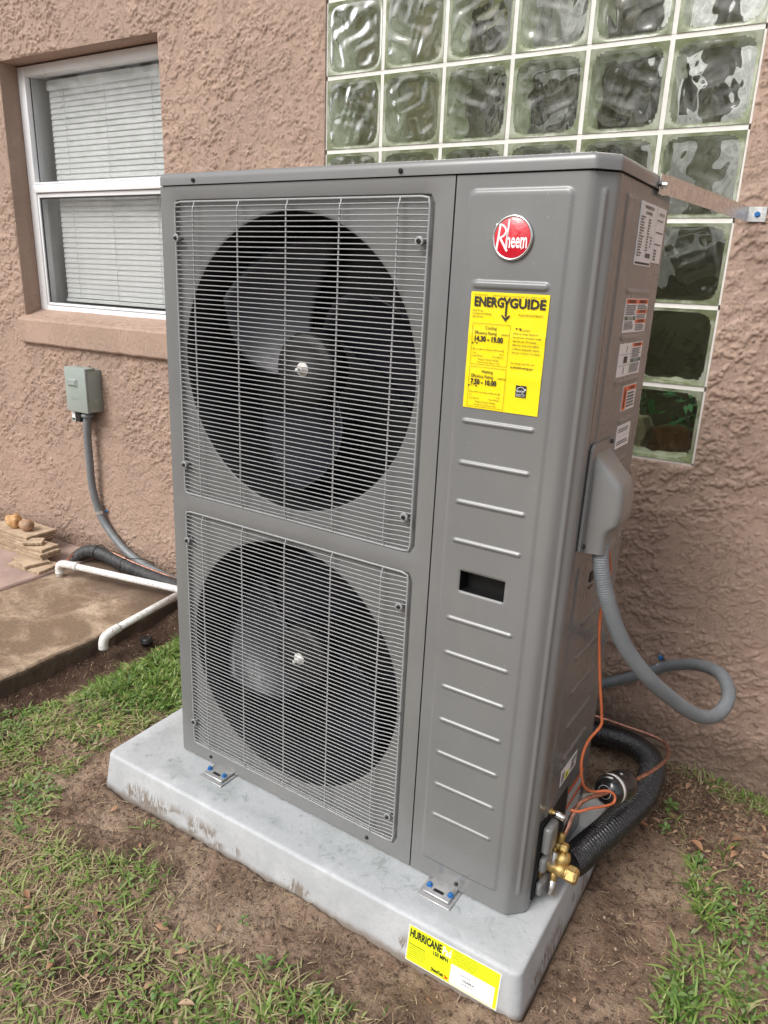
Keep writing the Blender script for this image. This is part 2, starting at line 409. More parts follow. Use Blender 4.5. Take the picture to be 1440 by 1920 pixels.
# text -> one flat mesh: origin, right vector, up vector (in the parent's frame)
class Print:
    jobs = []
    @staticmethod
    def run():
        bpy.context.view_layer.update(); dg = bpy.context.evaluated_depsgraph_get()
        groups = {}
        for o, org, R_, U_, sx, name, m, parent in Print.jobs:
            me = bpy.data.meshes.new_from_object(o.evaluated_get(dg))
            key = (name, m.name, parent.name)
            vs, fs = groups.setdefault(key, ([], [], m, parent))[:2]; off = len(vs)
            for v in me.vertices: vs.append(tuple(np.array(org) + np.array(R_) * v.co.x * sx + np.array(U_) * v.co.y))
            for p in me.polygons: fs.append(tuple(i + off for i in p.vertices))
            bpy.data.meshes.remove(me); cu = o.data; bpy.data.objects.remove(o); bpy.data.curves.remove(cu)
        for (name, _, _), (vs, fs, m, parent) in groups.items():
            mb = MB(); mb.add(vs, fs); part(name, mb, m, parent, local=True, kind='stuff')
        Print.jobs = []
def text(s, org, R_, U_, size, sx=1.0, bold=0.0, align='LEFT', name='print', m=None, parent=None, shear=0.0):
    cu = bpy.data.curves.new('t', 'FONT'); cu.body = s; cu.size = size; cu.offset = bold * size; cu.align_x = align
    cu.resolution_u = 2; cu.shear = shear; cu.fill_mode = 'FRONT'
    o = bpy.data.objects.new('t', cu); COL.objects.link(o)
    Print.jobs.append((o, org, R_, U_, sx, name, m, parent))

# ------------------------------------------------------------------ ground
FX0, FX1, FY0, FY1 = -1.0, 1.95, -1.75, .05
def gheight(x, y):
    h = (fbm(x, y, 5, 4, 1) - .5) * .030 + (fbm(x, y, 28, 4, 9, .6) - .5) * .020 + (fbm(x, y, 85, 3, 15, .7) - .5) * .013
    far = sstep(np.maximum(np.abs(x - .5) - 1.6, np.abs(y + .9) - 1.2), 0, 1.0)
    h = h * (1 - far)
    # trench beside the slab
    tr = np.exp(-((x + .52) / .085) ** 2) * sstep(y, -1.3, -.8) * (1 - sstep(y, -.30, -.1)); h = h - .038 * tr
    # scraped, flatter soil right of the pad and a low collar round the pad
    fl = np.exp(-(((x - 1.33) / .14) ** 2 + ((y + .75) / .32) ** 2)); h = h * (1 - .65 * fl) - .006 * fl
    dx = np.maximum(np.maximum(-x, x - 1.22), 0); dy = np.maximum(np.maximum(-1.0 + .0 - y, y + .385), 0); d = np.hypot(dx, dy)
    h = h + .006 * np.exp(-d / .05) * (fbm(x, y, 12, 3, 33) - .15) * 1.4
    h = h - .010 * np.exp(-(((x - 1.08) / .16) ** 2 + ((y + 1.04) / .06) ** 2))
    inside = (d < .001); h = np.where(inside, -.02, h)
    h = h + .020 * sstep(y, -.14, .0) * sstep(x, .2, .9) * (1 - sstep(x, 1.15, 1.5))
    return h
def build_ground():
    def ax(a, b, st, outer):
        return np.concatenate([[-o for o in reversed(outer)] + np.zeros(len(outer)) + a, np.arange(a, b, st), b + np.array(outer)])
    out = [.05, .15, .4, 1, 2.5, 6, 15, 40, 100]
    xs = np.concatenate([a for a in [FX0 - np.array(out)[::-1], np.arange(FX0, FX1, .0075), FX1 + np.array(out)]])
    ys = np.concatenate([a for a in [FY0 - np.array(out)[::-1], np.arange(FY0, FY1, .0075), FY1 + np.array(out)]])
    X, Y = np.meshgrid(xs, ys, indexing='ij'); Z = gheight(X, Y)
    v = np.stack([X, Y, Z], -1).reshape(-1, 3); nx, ny = len(xs), len(ys)
    i, j = np.meshgrid(np.arange(nx - 1), np.arange(ny - 1), indexing='ij'); a = (i * ny + j).ravel()
    q = np.stack([a, a + ny, a + ny + 1, a + 1], 1)
    solo('ground', npmesh('ground', v, q, M['soil']), None, None, None, kind='structure')
build_ground()

def slab_mesh(x0, x1, y0, y1, z0, z1, amp, seed):
    """slab with a chipped right edge"""
    mb = MB(); n = 120; rows = []
    ys = np.linspace(y0, y1, n)
    e = x1 + (fbm(ys, ys * 0, 18, 4, seed) - .5) * amp; e2 = x1 + .004 + (fbm(ys, ys * 0 + 3, 25, 4, seed + 5) - .5) * amp * 1.6
    prof = lambda k: [(x0, z1), (x1 - .25, z1), (e[k] - .006, z1), (e[k], z1 - .006), (e2[k], (z0 + z1) / 2), (e2[k] - .003, z0)]
    mb.grid([[(x, ys[k], z) for x, z in prof(k)] for k in range(n)][::-1], smooth=False)
    return mb
solo('concrete_slab', slab_mesh(-5.2, -.632, -3.0, .0, -.09, .055, .014, 3), M['slab'], None, None, (-1.9, -1.0, 0), kind='structure')
solo('patio', slab_mesh(-6.6, -1.262, -2.6, -.001, .02, .068, .006, 8), M['patio'], None, None, (-2.3, -1.0, .02), kind='structure')

# ------------------------------------------------------------------ house wall with its window and glass blocks
WX0, WX1, WZ1 = -8.0, 7.0, 3.6
SR = (-2.16, 1.66, -.05, 2.41)                # the stretch of wall whose relief is modelled
GP = .2032; GZ = 1.9136                      # block pitch; height of the first mortar line in view
wl = thing('house_wall', 'pinkish tan stucco house wall with a window and a glass block opening', 'wall', (0, 0, 0))
def wall_face():
    holes = [(-1.640, -.715, 1.125, 2.118), (0.0, 6 * GP, GZ - 5 * GP, GZ + 2 * GP)]
    xs = sorted({WX0, WX1, SR[0], SR[1], *[h[0] for h in holes], *[h[1] for h in holes]}); zs = sorted({-.2, WZ1, SR[2], SR[3], *[h[2] for h in holes], *[h[3] for h in holes]})
    mb = MB()
    for i in range(len(xs) - 1):
        for k in range(len(zs) - 1):
            cx, cz = (xs[i] + xs[i + 1]) / 2, (zs[k] + zs[k + 1]) / 2
            if any(h[0] < cx < h[1] and h[2] < cz < h[3] for h in holes) or (SR[0] < cx < SR[1] and SR[2] < cz < SR[3]): continue
            mb.quad((xs[i], 0, zs[k]), (xs[i + 1], 0, zs[k]), (xs[i + 1], 0, zs[k + 1]), (xs[i], 0, zs[k + 1]))
    for (x0, x1, z0, z1), d in zip(holes, (.16, .012)):
        mb.quad((x0, 0, z0), (x0, 0, z1), (x0, d, z1), (x0, d, z0)); mb.quad((x1, 0, z1), (x1, 0, z0), (x1, d, z0), (x1, d, z1))
        mb.quad((x0, 0, z1), (x1, 0, z1), (x1, d, z1), (x0, d, z1)); mb.quad((x1, 0, z0), (x0, 0, z0), (x0, d, z0), (x1, d, z0))
    return mb
part('stucco_face', wall_face(), M['stucco'], wl)
def stucco_relief():
    holes = [(-1.640, -.715, 1.125, 2.118), (0.0, 6 * GP, GZ - 5 * GP, GZ + 2 * GP)]
    X0, X1, Z0, Z1 = SR
    def axis(a, b, cuts):
        c = sorted({a, b, *[q for q in cuts if a < q < b]}); out = []
        for p, q in zip(c, c[1:]): n = max(1, round((q - p) / .0034)); out += list(np.linspace(p, q, n, endpoint=False))
        return np.array(out + [b])
    xs = axis(X0, X1, [h[0] for h in holes] + [h[1] for h in holes]); zs = axis(Z0, Z1, [h[2] for h in holes] + [h[3] for h in holes])
    X, Z = np.meshgrid(xs, zs, indexing='ij')
    mask = fbm(X, Z, 3.6, 4, 71, .6)
    ca, sa = math.cos(.5), math.sin(.5); U_, V_ = X * ca + Z * sa, -X * sa + Z * ca          # the trowel ran slightly downhill
    low = fbm(U_ * .72, V_ * 1.25, 40, 3, 81, .55); jag = fbm(X, Z, 155, 2, 95, .9); mid = fbm(X, Z, 80, 2, 103, .6)
    tt = .52 * low + .22 * mid + .26 * jag; act = sstep(mask, .42, .56); tt = tt + .05 * (mask - .5)
    h = sstep(tt, .524, .532) * .0024 + sstep(tt, .577, .584) * .0020 * act + sstep(tt, .470, .477) * .0012 * act
    h = h + (jag - .5) * .0030 * act * sstep(tt, .50, .54) + (fbm(X, Z, 3, 2, 5) - .5) * .003
    h = np.maximum(h * .95 + .0010, .0002)
    e = np.full(X.shape, 1.0)
    for (a, b, c, d) in holes:
        dist = np.maximum(np.maximum(a - X, X - b), np.maximum(c - Z, Z - d)); e = np.minimum(e, sstep(dist, 0, .006))
    for dist in (X - X0, X1 - X, Z1 - Z): e = np.minimum(e, sstep(dist, 0, .02))
    h = h * e
    V = np.stack([X, -h, Z], -1).reshape(-1, 3); nx, nz = X.shape
    i, j = np.meshgrid(np.arange(nx - 1), np.arange(nz - 1), indexing='ij'); xc = (xs[i] + xs[i + 1]) / 2; zc = (zs[j] + zs[j + 1]) / 2
    keep = np.ones(i.shape, bool)
    for (a, b, c, d) in holes: keep &= ~((xc > a) & (xc < b) & (zc > c) & (zc < d))
    a = (i * nz + j)[keep]
    return npmesh('stucco_relief', V, np.stack([a, a + nz, a + nz + 1, a + 1], 1), M['stucco'])
part('stucco_relief', stucco_relief(), M['stucco'], wl)
# sill
def sill():
    mb = MB(); x0, x1 = -1.668, -.685
    sec = [(.0015, 1.004), (-.022, 1.006), (-.026, 1.012), (-.026, 1.104), (-.020, 1.112), (.085, 1.150), (.085, 1.128)]
    n = 50; xs = np.linspace(x0, x1, n)
    mb.grid([[(x, y + (0 if y > 0 else (vnoise(x, 0, 30, 4) - .5) * .002), z + (vnoise(x, z, 24, 2) - .5) * .003) for y, z in sec] for x in xs], smooth=False)
    mb.add([(x0, y, z) for y, z in sec], [tuple(range(7))]); mb.add([(x1, y, z) for y, z in sec], [tuple(reversed(range(7)))])
    return mb
part('window_sill', sill(), M['stucco'], wl, label='sloping stucco sill under the window')

win = part('window', MB().box(-1.638, -1.592, .078, .13, 1.140, 2.112).box(-.763, -.717, .078, .13, 1.140, 2.112)
           .box(-1.592, -.763, .078, .13, 2.076, 2.112).box(-1.592, -.763, .078, .13, 1.140, 1.166), M['white_frame'], wl, bevel=.002)
def winpart(name, mb, m, **k):
    return part(name, mb, m, win, local=True, **k)
winpart('meeting_rail', MB().box(-1.592, -.763, .070, .125, 1.6325, 1.664).box(-1.592, -.763, .078, .125, 1.6665, 1.674), M['white_frame'], bevel=.0015)
winpart('sash_frame', MB().box(-1.590, -1.580, .082, .12, 1.169, 1.630).box(-.775, -.765, .082, .12, 1.169, 1.630)
        .box(-1.579, -.776, .082, .12, 1.169, 1.180).box(-1.579, -.776, .080, .12, 1.614, 1.630), M['white_frame'], bevel=.001)
winpart('seal', MB().box(-1.5795, -.776, .086, .092, 1.180, 1.183).box(-1.5795, -.776, .086, .092, 1.6085, 1.6135).box(-1.5795, -1.5755, .086, .092, 1.183, 1.6085)
        .box(-1.591, -1.589, .100, .104, 1.676, 2.075), M['seal'])
winpart('pane', MB().quad((-1.5915, .110, 1.674), (-.7635, .110, 1.674), (-.7635, .110, 2.076), (-1.5915, .110, 2.076)), M['pane'], label='upper window pane reflecting trees')
winpart('pane', MB().quad((-1.5795, .094, 1.180), (-.7755, .094, 1.180), (-.7755, .094, 1.614), (-1.5795, .094, 1.614)), M['pane'], label='lower window pane')
# inner lining of the opening and the dim room behind
part('inner_reveal', MB().box(-1.70, -1.60, .132, .235, 1.05, 2.2).box(-.755, -.66, .132, .235, 1.05, 2.2).box(-1.5995, -.7555, .132, .235, 2.085, 2.2)
     .box(-1.5995, -.7555, .132, .235, 1.05, 1.176), simple('white_reveal', (.80, .80, .78), .6, 0, .02, 8), wl)
def room(x0, x1, y0, y1, z0, z1, window):
    mb = MB()
    mb.quad((x0, y0, z0), (x0, y1, z0), (x0, y1, z1), (x0, y0, z1)); mb.quad((x1, y1, z0), (x1, y0, z0), (x1, y0, z1), (x1, y1, z1))
    mb.quad((x0, y0, z0), (x1, y0, z0), (x1, y1, z0), (x0, y1, z0)); mb.quad((x0, y1, z1), (x1, y1, z1), (x1, y0, z1), (x0, y0, z1))
    if window:
        a, b, c, d = window
        for q in ((x0, a, z0, z1), (b, x1, z0, z1), (a, b, z0, c), (a, b, d, z1)):
            mb.quad((q[0], y1, q[2]), (q[0], y1, q[3]), (q[1], y1, q[3]), (q[1], y1, q[2]))
    else: mb.quad((x0, y1, z0), (x0, y1, z1), (x1, y1, z1), (x1, y1, z0))
    return mb
part('room_shell', room(-2.3, -.35, .24, 1.6, .3, 2.7, None), M['room'], wl)
def bath():
    mb = MB(); x0, x1, y0, y1, z0, z1 = -.25, 1.95, .14, 1.75, .2, 3.35
    mb.quad((x1, y1, z0), (x1, y0, z0), (x1, y0, z1), (x1, y1, z1))
    mb.quad((x0, y0, z0), (x1, y0, z0), (x1, y1, z0), (x0, y1, z0)); mb.quad((x0, y1, z0), (x0, y1, z1), (x1, y1, z1), (x1, y1, z0))
    for a, b, c, d in ((x0, .0, y0, y1), (1.75, x1, y0, y1), (.0, 1.75, y0, .50), (.0, 1.75, 1.6, y1)): mb.quad((a, d, z1), (b, d, z1), (b, c, z1), (a, c, z1))  # opening added in the ceiling so sky light reaches the glass blocks
    return mb
part('bathroom_shell', bath(), simple('bathroom_wall', (.78, .79, .78), .7, 0, .22, 9), wl)
part('inner_side_wall', MB().quad((-.249, .14, .2), (-.249, 1.75, .2), (-.249, 1.75, 3.35), (-.249, .14, 3.35)), simple('olive_inner_wall', (.58, .56, .28), .7, 0, .1, 5), wl)
for k, (xa, xb, za, zb, yy) in enumerate(((.16, .30, 1.2, 2.2, .5), (.40, .62, 1.55, 2.5, 1.2), (.50, .58, .9, 1.7, .45), (.72, .80, 1.0, 2.4, .7), (.90, 1.15, .8, 1.5, .95), (.98, 1.06, 1.5, 2.5, .55), (1.22, 1.40, 1.3, 2.1, 1.3), (1.50, 1.58, .8, 2.4, .6), (1.66, 1.86, 1.1, 2.0, 1.1), (-.2, 1.9, .22, .9, 1.6), (.2, .9, 1.9, 2.05, .8), (1.0, 1.7, 2.25, 2.4, .7))):
    part('inner_dark_panel', MB().box(xa, xb, yy, yy + .03, za, zb), M['brown_sil'], wl)  # invented dark panels, added to break the glass into light and dark patches
part('inner_dark_box', MB().box(-.2, 1.85, .80, .85, .81, 1.36), simple('interior_black_brown', (.12, .115, .06), .3, 0, .3, 6), wl)  # dark box added to keep the lower glass blocks dark

# blinds (own thing, hanging in the window)
bl = thing('window_blind', 'closed white horizontal blind hanging behind the window panes', 'blind', (-1.17, .165, 1.16))
part('head_rail', MB().box(-1.555, -.775, .150, .185, 2.035, 2.072), M['blind'], bl, bevel=.002)
slat = MB(); ns = 5
rows = []
for k in range(ns):
    u = k / (ns - 1) - .5
    rows.append([(-.385, -u * .0080, u * -.0275), (.40, -u * .0080, u * -.0275)])
    rows[-1] = [(x, y - (.25 - u * u) * .005, z) for x, y, z in rows[-1]]
slat.grid(rows)
sm_ = slat.mesh('slat', M['blind']); z = 2.026
k = 0
while z > 1.212:
    o = bpy.data.objects.new('slat', sm_); COL.objects.link(o); o.parent = bl
    o.location = (0, .0, z - 1.16); o.rotation_euler = (math.radians(rnd.uniform(-1.2, 1.2)), math.radians(rnd.uniform(-.05, .05)), 0); z -= .0213; k += 1
part('bottom_rail', MB().box(-1.555, -.775, .153, .178, 1.185, 1.200), M['blind'], bl, bevel=.002)
for x in (-1.455, -1.20, -.93):
    part('ladder_cord', MB().tube([(x, .1555, 2.04), (x + .001, .1555, 1.6), (x, .1555, 1.19)], .0009, 5), M['white_frame'], bl)

# glass blocks
def block_face(y, sgn, seed):
    n = 48; g = []; H_ = (GP - .0125) / 2
    for i in range(n + 1):
        row = []
        for j in range(n + 1):
            u = -1 + 2 * i / n; v = -1 + 2 * j / n; x = u * H_; z = v * H_
            d = max(abs(u), abs(v)); rr = (abs(u) ** 6 + abs(v) ** 6) ** (1 / 6)
            rim = float(sstep(rr, 1.0, .93)) * .0014
            pil = -.0010 * float(sstep(rr, .93, .83))
            m_ = float(sstep(rr, .90, .70))
            wv = (math.sin(5.3 * u + 3.1 * v + seed + 2.2 * math.sin(3.1 * v + seed)) * .5 + math.sin(-4.6 * u + 6.4 * v + 1.3 * seed + 2.4 * math.sin(3.4 * u + .5)) * .5
                  + .40 * math.sin(9.7 * u + 7.5 * v + 2.5 * math.sin(4 * v - 2 * u)) + .16 * math.sin(15 * u - 9 * v + 3 * math.sin(5 * u + seed)))
            yy = rim + pil + m_ * wv * .0018
            row.append((x, y + sgn * yy, z))
        g.append(row)
    return g
def block_mesh(seed):
    mb = MB(); H_ = (GP - .0125) / 2
    f = block_face(0, 1, seed); b = block_face(.078, -1, seed + 2.1)
    mb.grid(f); bb = [list(reversed(r)) for r in b]; mb.grid(bb)
    n = len(f) - 1
    def strip(a, b): mb.grid([a, b], smooth=False)
    strip([r[0] for r in b], [r[0] for r in f]); strip([r[n] for r in f], [r[n] for r in b])
    strip(f[0], b[0]); strip(b[n], f[n])
    me = mb.mesh('glass_block', M['gblock']); me.materials.append(M['gedge'])
    tot = len(me.polygons); ns_ = 4 * n
    for i in range(tot - ns_, tot): me.polygons[i].material_index = 1
    me.materials.append(M['grim']); hb = (GP - .0125) / 2
    for p in me.polygons:
        if p.material_index == 0 and p.center.y < .03 and (abs(p.center.x / hb) ** 6 + abs(p.center.z / hb) ** 6) ** (1 / 6) > .915: p.material_index = 2
    return me
bms = [block_mesh(.7), block_mesh(2.9), block_mesh(4.4), block_mesh(5.8)]
for r in range(7):
    for c in range(6):
        o = bpy.data.objects.new('glass_block', bms[(r * 2 + c) % 4]); COL.objects.link(o); o.parent = wl
        o.location = ((c + .5) * GP, .004, GZ + (1.5 - r) * GP)
        if (r + c) % 2: o.scale = (-1, 1, 1)
mo = MB()
for r in range(8):
    z = GZ + (2 - r) * GP; mo.box(.0055, 6 * GP - .0055, .0065, .085, z - .0060, z + .0060)
for c in range(7):
    for r in range(7):
        z = GZ + (2 - r) * GP; mo.box(c * GP - .0059, c * GP + .0059, .0058, .085, z - GP + .0061, z - .0061)
part('mortar_joints', mo, M['mortar'], wl)

# things behind the glass
pt = thing('potted_plant', 'blurred green house plant behind the lowest right glass block', 'plant', (1.10, .30, .80))
pm = MB()
for i in range(46):
    a = rnd.uniform(0, 2 * PI); r = rnd.uniform(.0, .085); c = Vector((1.10 + r * math.cos(a) * 1.2, .28 + r * math.sin(a) * .6, .995 + rnd.uniform(-.06, .05)))
    d = Vector((math.cos(a), math.sin(a) * .6, rnd.uniform(-.6, .6))).normalized(); s_ = d.cross(Vector((0, 0, 1))).normalized() * .017; l = rnd.uniform(.03, .055)
    pm.add([c, c + d * l * .5 + s_, c + d * l, c + d * l * .5 - s_], [(0, 1, 2, 3)])
part('foliage', pm, M['leaf_in'], pt)
part('pot', MB().lathe((1.10, .30, .80), (0, 0, 1), [(0, .05), (.13, .07), (.135, .075)], 20), M['stone_a'], pt)
solo('towel_stack', MB().box(.86, 1.02, .24, .40, .84, .955), simple('cream_towel', (.75, .66, .42), .9, 0, .1, 20, .003, 100),
     'cream blurred stack behind the lowest right glass block', 'towels', (.94, .3, .84), bevel=.02)
part('inner_shelf', MB().box(-.2, 1.9, .14, .50, .78, .80), M['room'], wl)

# ------------------------------------------------------------------ equipment pad
PY = -.01133
def pad():
    root = thing('equipment_pad', 'light grey rectangular cement pad under the heat pump', 'pad', (.0016, -.9960, 0), (0, 0, PY))
    L_, W_, H_ = 1.219, .610, .0977
    def rr(ins, n=6, r0=.022, wob=0):
        pts = []; x0, x1, y0, y1 = ins, L_ - ins, ins, W_ - ins
        for cx, cy, a0 in ((x1 - r0, y0 + r0, -PI / 2), (x1 - r0, y1 - r0, 0), (x0 + r0, y1 - r0, PI / 2), (x0 + r0, y0 + r0, PI)):
            for k in range(n + 1): a = a0 + PI / 2 * k / n; pts.append((cx + r0 * math.cos(a), cy + r0 * math.sin(a)))
        out = []
        for i in range(len(pts)):                      # subdivide the long runs
            a, b = pts[i], pts[(i + 1) % len(pts)]; d = math.dist(a, b); m_ = max(1, int(d / .02)) if d > .05 else 1
            for k in range(m_): out.append((a[0] + (b[0] - a[0]) * k / m_, a[1] + (b[1] - a[1]) * k / m_))
        return out
    levels = [(0.0, -.03), (.0, .0), (.0060, .045), (.0115, .0890), (.0121, .0925), (.0136, .0955), (.0165, .0970), (.0210, H_)]
    mb = MB(); ringsN = None; R_ = []
    for ins, z in levels:
        ring = rr(ins); n = len(ring)
        R_.append([(x, y, z + (vnoise(x, y, 9, 3) - .5) * .0012) for x, y in ring])
    n = min(len(r) for r in R_)
    R_ = [r[:n] for r in R_]
    mb.grid([r + [r[0]] for r in R_], smooth=True)
    mb.f = [tuple(f) for f in mb.f]
    # slightly dished top made of a grid fan
    top = R_[-1]; cx, cy = L_ / 2, W_ / 2; rings = [top]
    for s in (.9, .6, .3): rings.append([(cx + (x - cx) * s, cy + (y - cy) * s, z - .0008) for x, y, z in top])
    mb.grid([r + [r[0]] for r in rings], smooth=True)
    mb.add(rings[-1], [tuple(range(n))], True)
    part('cement_body', mb, M['pad'], root, local=True)
    # sticker on the front flank
    lx0, lx1, lz0, lz1 = .966, 1.172, .0015, .0855
    def P(u, v, e=.0):                                   # u right, v up on the leaning flank
        return (lx0 + u, .0125 * (v + lz0) / .0945 - .0012 - e, lz0 + v)
    LW, LH = lx1 - lx0, lz1 - lz0
    def rect(u0, v0, u1, v1, m, name, e): part(name, MB().quad(P(u0, v0, e), P(u1, v0, e), P(u1, v1, e), P(u0, v1, e)), m, lab, local=True)
    lab = part('pad_label', MB().quad(P(0, 0), P(LW, 0), P(LW, LH), P(0, LH)), M['paper'], root, local=True, label='neon yellow and white product sticker')
    rect(.0022, .0022, LW - .0022, LH - .0022, M['neon'], 'yellow_field', .0003)
    rect(.102, .004, LW - .009, .048, M['paper'], 'white_field', .0006)
    rect(.122, .010, .163, .041, M['white'], 'part_sticker', .0009)
    R_, U_ = (1, 0, 0), (0, .132, .991)
    def tx(s, u, v, size, m='ink', **k): text(s, P(u, v, .0011), R_, U_, size, m=M[m], parent=lab, **k)
    tx('HURRICANE', .0045, .0585, .0255, sx=.52, bold=.035); tx('Pad', .0800, .0585, .0255, m='white', sx=.54, bold=.03)
    tx('UP', .0545, .0495, .0030, sx=.8); tx('TO', .0545, .0460, .0030, sx=.8); tx('150 MPH', .0590, .0450, .0130, sx=.72, bold=.025)
    tx('INSTALLATION INSTRUCTIONS', .0045, .0410, .0036, sx=.75, bold=.02)
    for i, s in enumerate(['Locate equipment pad level and centered, anchor', 'adequately to resist and comply with all', 'local code requirements before fastening', 'Use HVAC rated fasteners through each', 'equipment mounting hole in the pad', 'Secure the equipment to the pad with']):
        tx(s, .0055, .0368 - i * .0046, .0030, sx=.80)
    for i, s in enumerate(['Tapcon fasteners or equal are required', 'for wind load rating at each of the corners', 'Consult the equipment maker for tie down', 'Installation must comply with local codes', 'and ordinances for the equipment pad', 'follow every instruction on this label']):
        tx(s, .104, .0780 - i * .0050, .0033, sx=.95)
    tx('DiversiTech', .0600, .0085, .0110, sx=.52, bold=.04)
    tx('HURRICANE PAD', .124, .0335, .0038, sx=.8); tx('H2448-4', .130, .0225, .0078, sx=.9, bold=.01); tx('DIVERSITECH', .128, .0155, .0042)
    part('red_arrow', MB().add([P(.0875, .0050, .0011), P(.1005, .0100, .0011), P(.0895, .0165, .0011), P(.0925, .0100, .0011)], [(0, 1, 3), (1, 2, 3)]), M['redarrow'], lab, local=True)
pad()

# ------------------------------------------------------------------ the heat pump
UW, UD, UH = .9877, .3559, 1.4157
hp = thing('heat_pump', 'tall grey two fan heat pump outdoor unit standing on the cement pad', 'heat pump', (.17373, -.85732, .10265), (-.013462, .002291, -.025321))
def up(name, mb, m, **k): return part(name, mb, m, hp, local=True, **k)

def rrect(cx, cz, hw, hh, r, n):
    """n points round a rounded rectangle, evenly by angle from the centre (so loops match)"""
    pts = []
    for k in range(n):
        a = 2 * PI * (k + .5) / n; c, s = math.cos(a), math.sin(a)
        t = min(hw / abs(c) if abs(c) > 1e-9 else 9, hh / abs(s) if abs(s) > 1e-9 else 9); x, z = c * t, s * t
        ix, iz = hw - r, hh - r
        if abs(x) > ix and abs(z) > iz:                 # in the corner: intersect the ray with the corner circle
            qx, qz = math.copysign(ix, x), math.copysign(iz, z)
            bq = c * qx + s * qz; disc = bq * bq - (qx * qx + qz * qz - r * r); tt = bq + math.sqrt(max(0, disc)); x, z = c * tt, s * tt
        pts.append((cx + x, cz + z))
    return pts
def fan_panel():
    mb = MB(); n = 160; SPL = .7115
    for (zc, z0, z1, cz, r0, r1) in (((.735 + 1.383) / 2, SPL, UH - .0015, 1.0605, .7305, 1.3895), ((.038 + .689) / 2, .0, SPL, .3680, .0335, .6935)):
        cx = .3625; A = (.038 + .688) / 2; hw = (.688 - .038) / 2; mz = (r0 + r1) / 2; hh = (r1 - r0) / 2
        # outer cell border, exact corners through many points
        outer = []
        for (x, z) in rrect(A, mz, hw, hh, .016, n):
            dx, dz = x - A, z - mz
            tx = ((.7225 - A) if dx > 0 else (A - .0)) / max(abs(dx), 1e-9); tz = ((z1 - mz) if dz > 0 else (mz - z0)) / max(abs(dz), 1e-9); t = min(tx, tz)
            outer.append((A + dx * t, mz + dz * t))
        # snap nearest points to the true corners
        for ccx in (0, .7225):
            for ccz in (z0, z1):
                k = min(range(n), key=lambda i: math.dist(outer[i], (ccx, ccz))); outer[k] = (ccx, ccz)
        loops = [[(x, 0, z) for x, z in outer]]
        for ins, b in ((0, 0), (.0015, .0006), (.0045, .0065), (.006, .0085)):
            loops.append([(x, b, z) for x, z in rrect(A, mz, hw - ins, hh - ins, max(.016 - ins, .006), n)])
        C = (.3580, cz); inner = loops[-1]
        def circ(r, b):
            out = []
            for (x, _, z) in inner:
                d = math.hypot(x - C[0], z - C[1]); out.append((C[0] + (x - C[0]) / d * r, b, C[1] + (z - C[1]) / d * r))
            return out
        for r, b in ((.3095, .0095), (.3075, .0095), (.3040, .0115)): loops.append(circ(r, b))
        mb.grid([[l[-k % n] for k in range(n + 1)] for l in loops], smooth=True)
    # returns round the edges of the panel
    mb.quad((0, 0, 0), (0, 0, UH - .0015), (0, .03, UH - .0015), (0, .03, 0)); mb.quad((0, 0, 0), (0, .03, 0), (.7225, .03, 0), (.7225, 0, 0))
    mb.quad((.7225, 0, 0), (.7225, .02, 0), (.7225, .02, UH - .0015), (.7225, 0, UH - .0015))
    return mb
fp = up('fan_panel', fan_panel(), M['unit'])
e_ = fp.modifiers.new('Edge', 'EDGE_SPLIT'); e_.split_angle = math.radians(40)

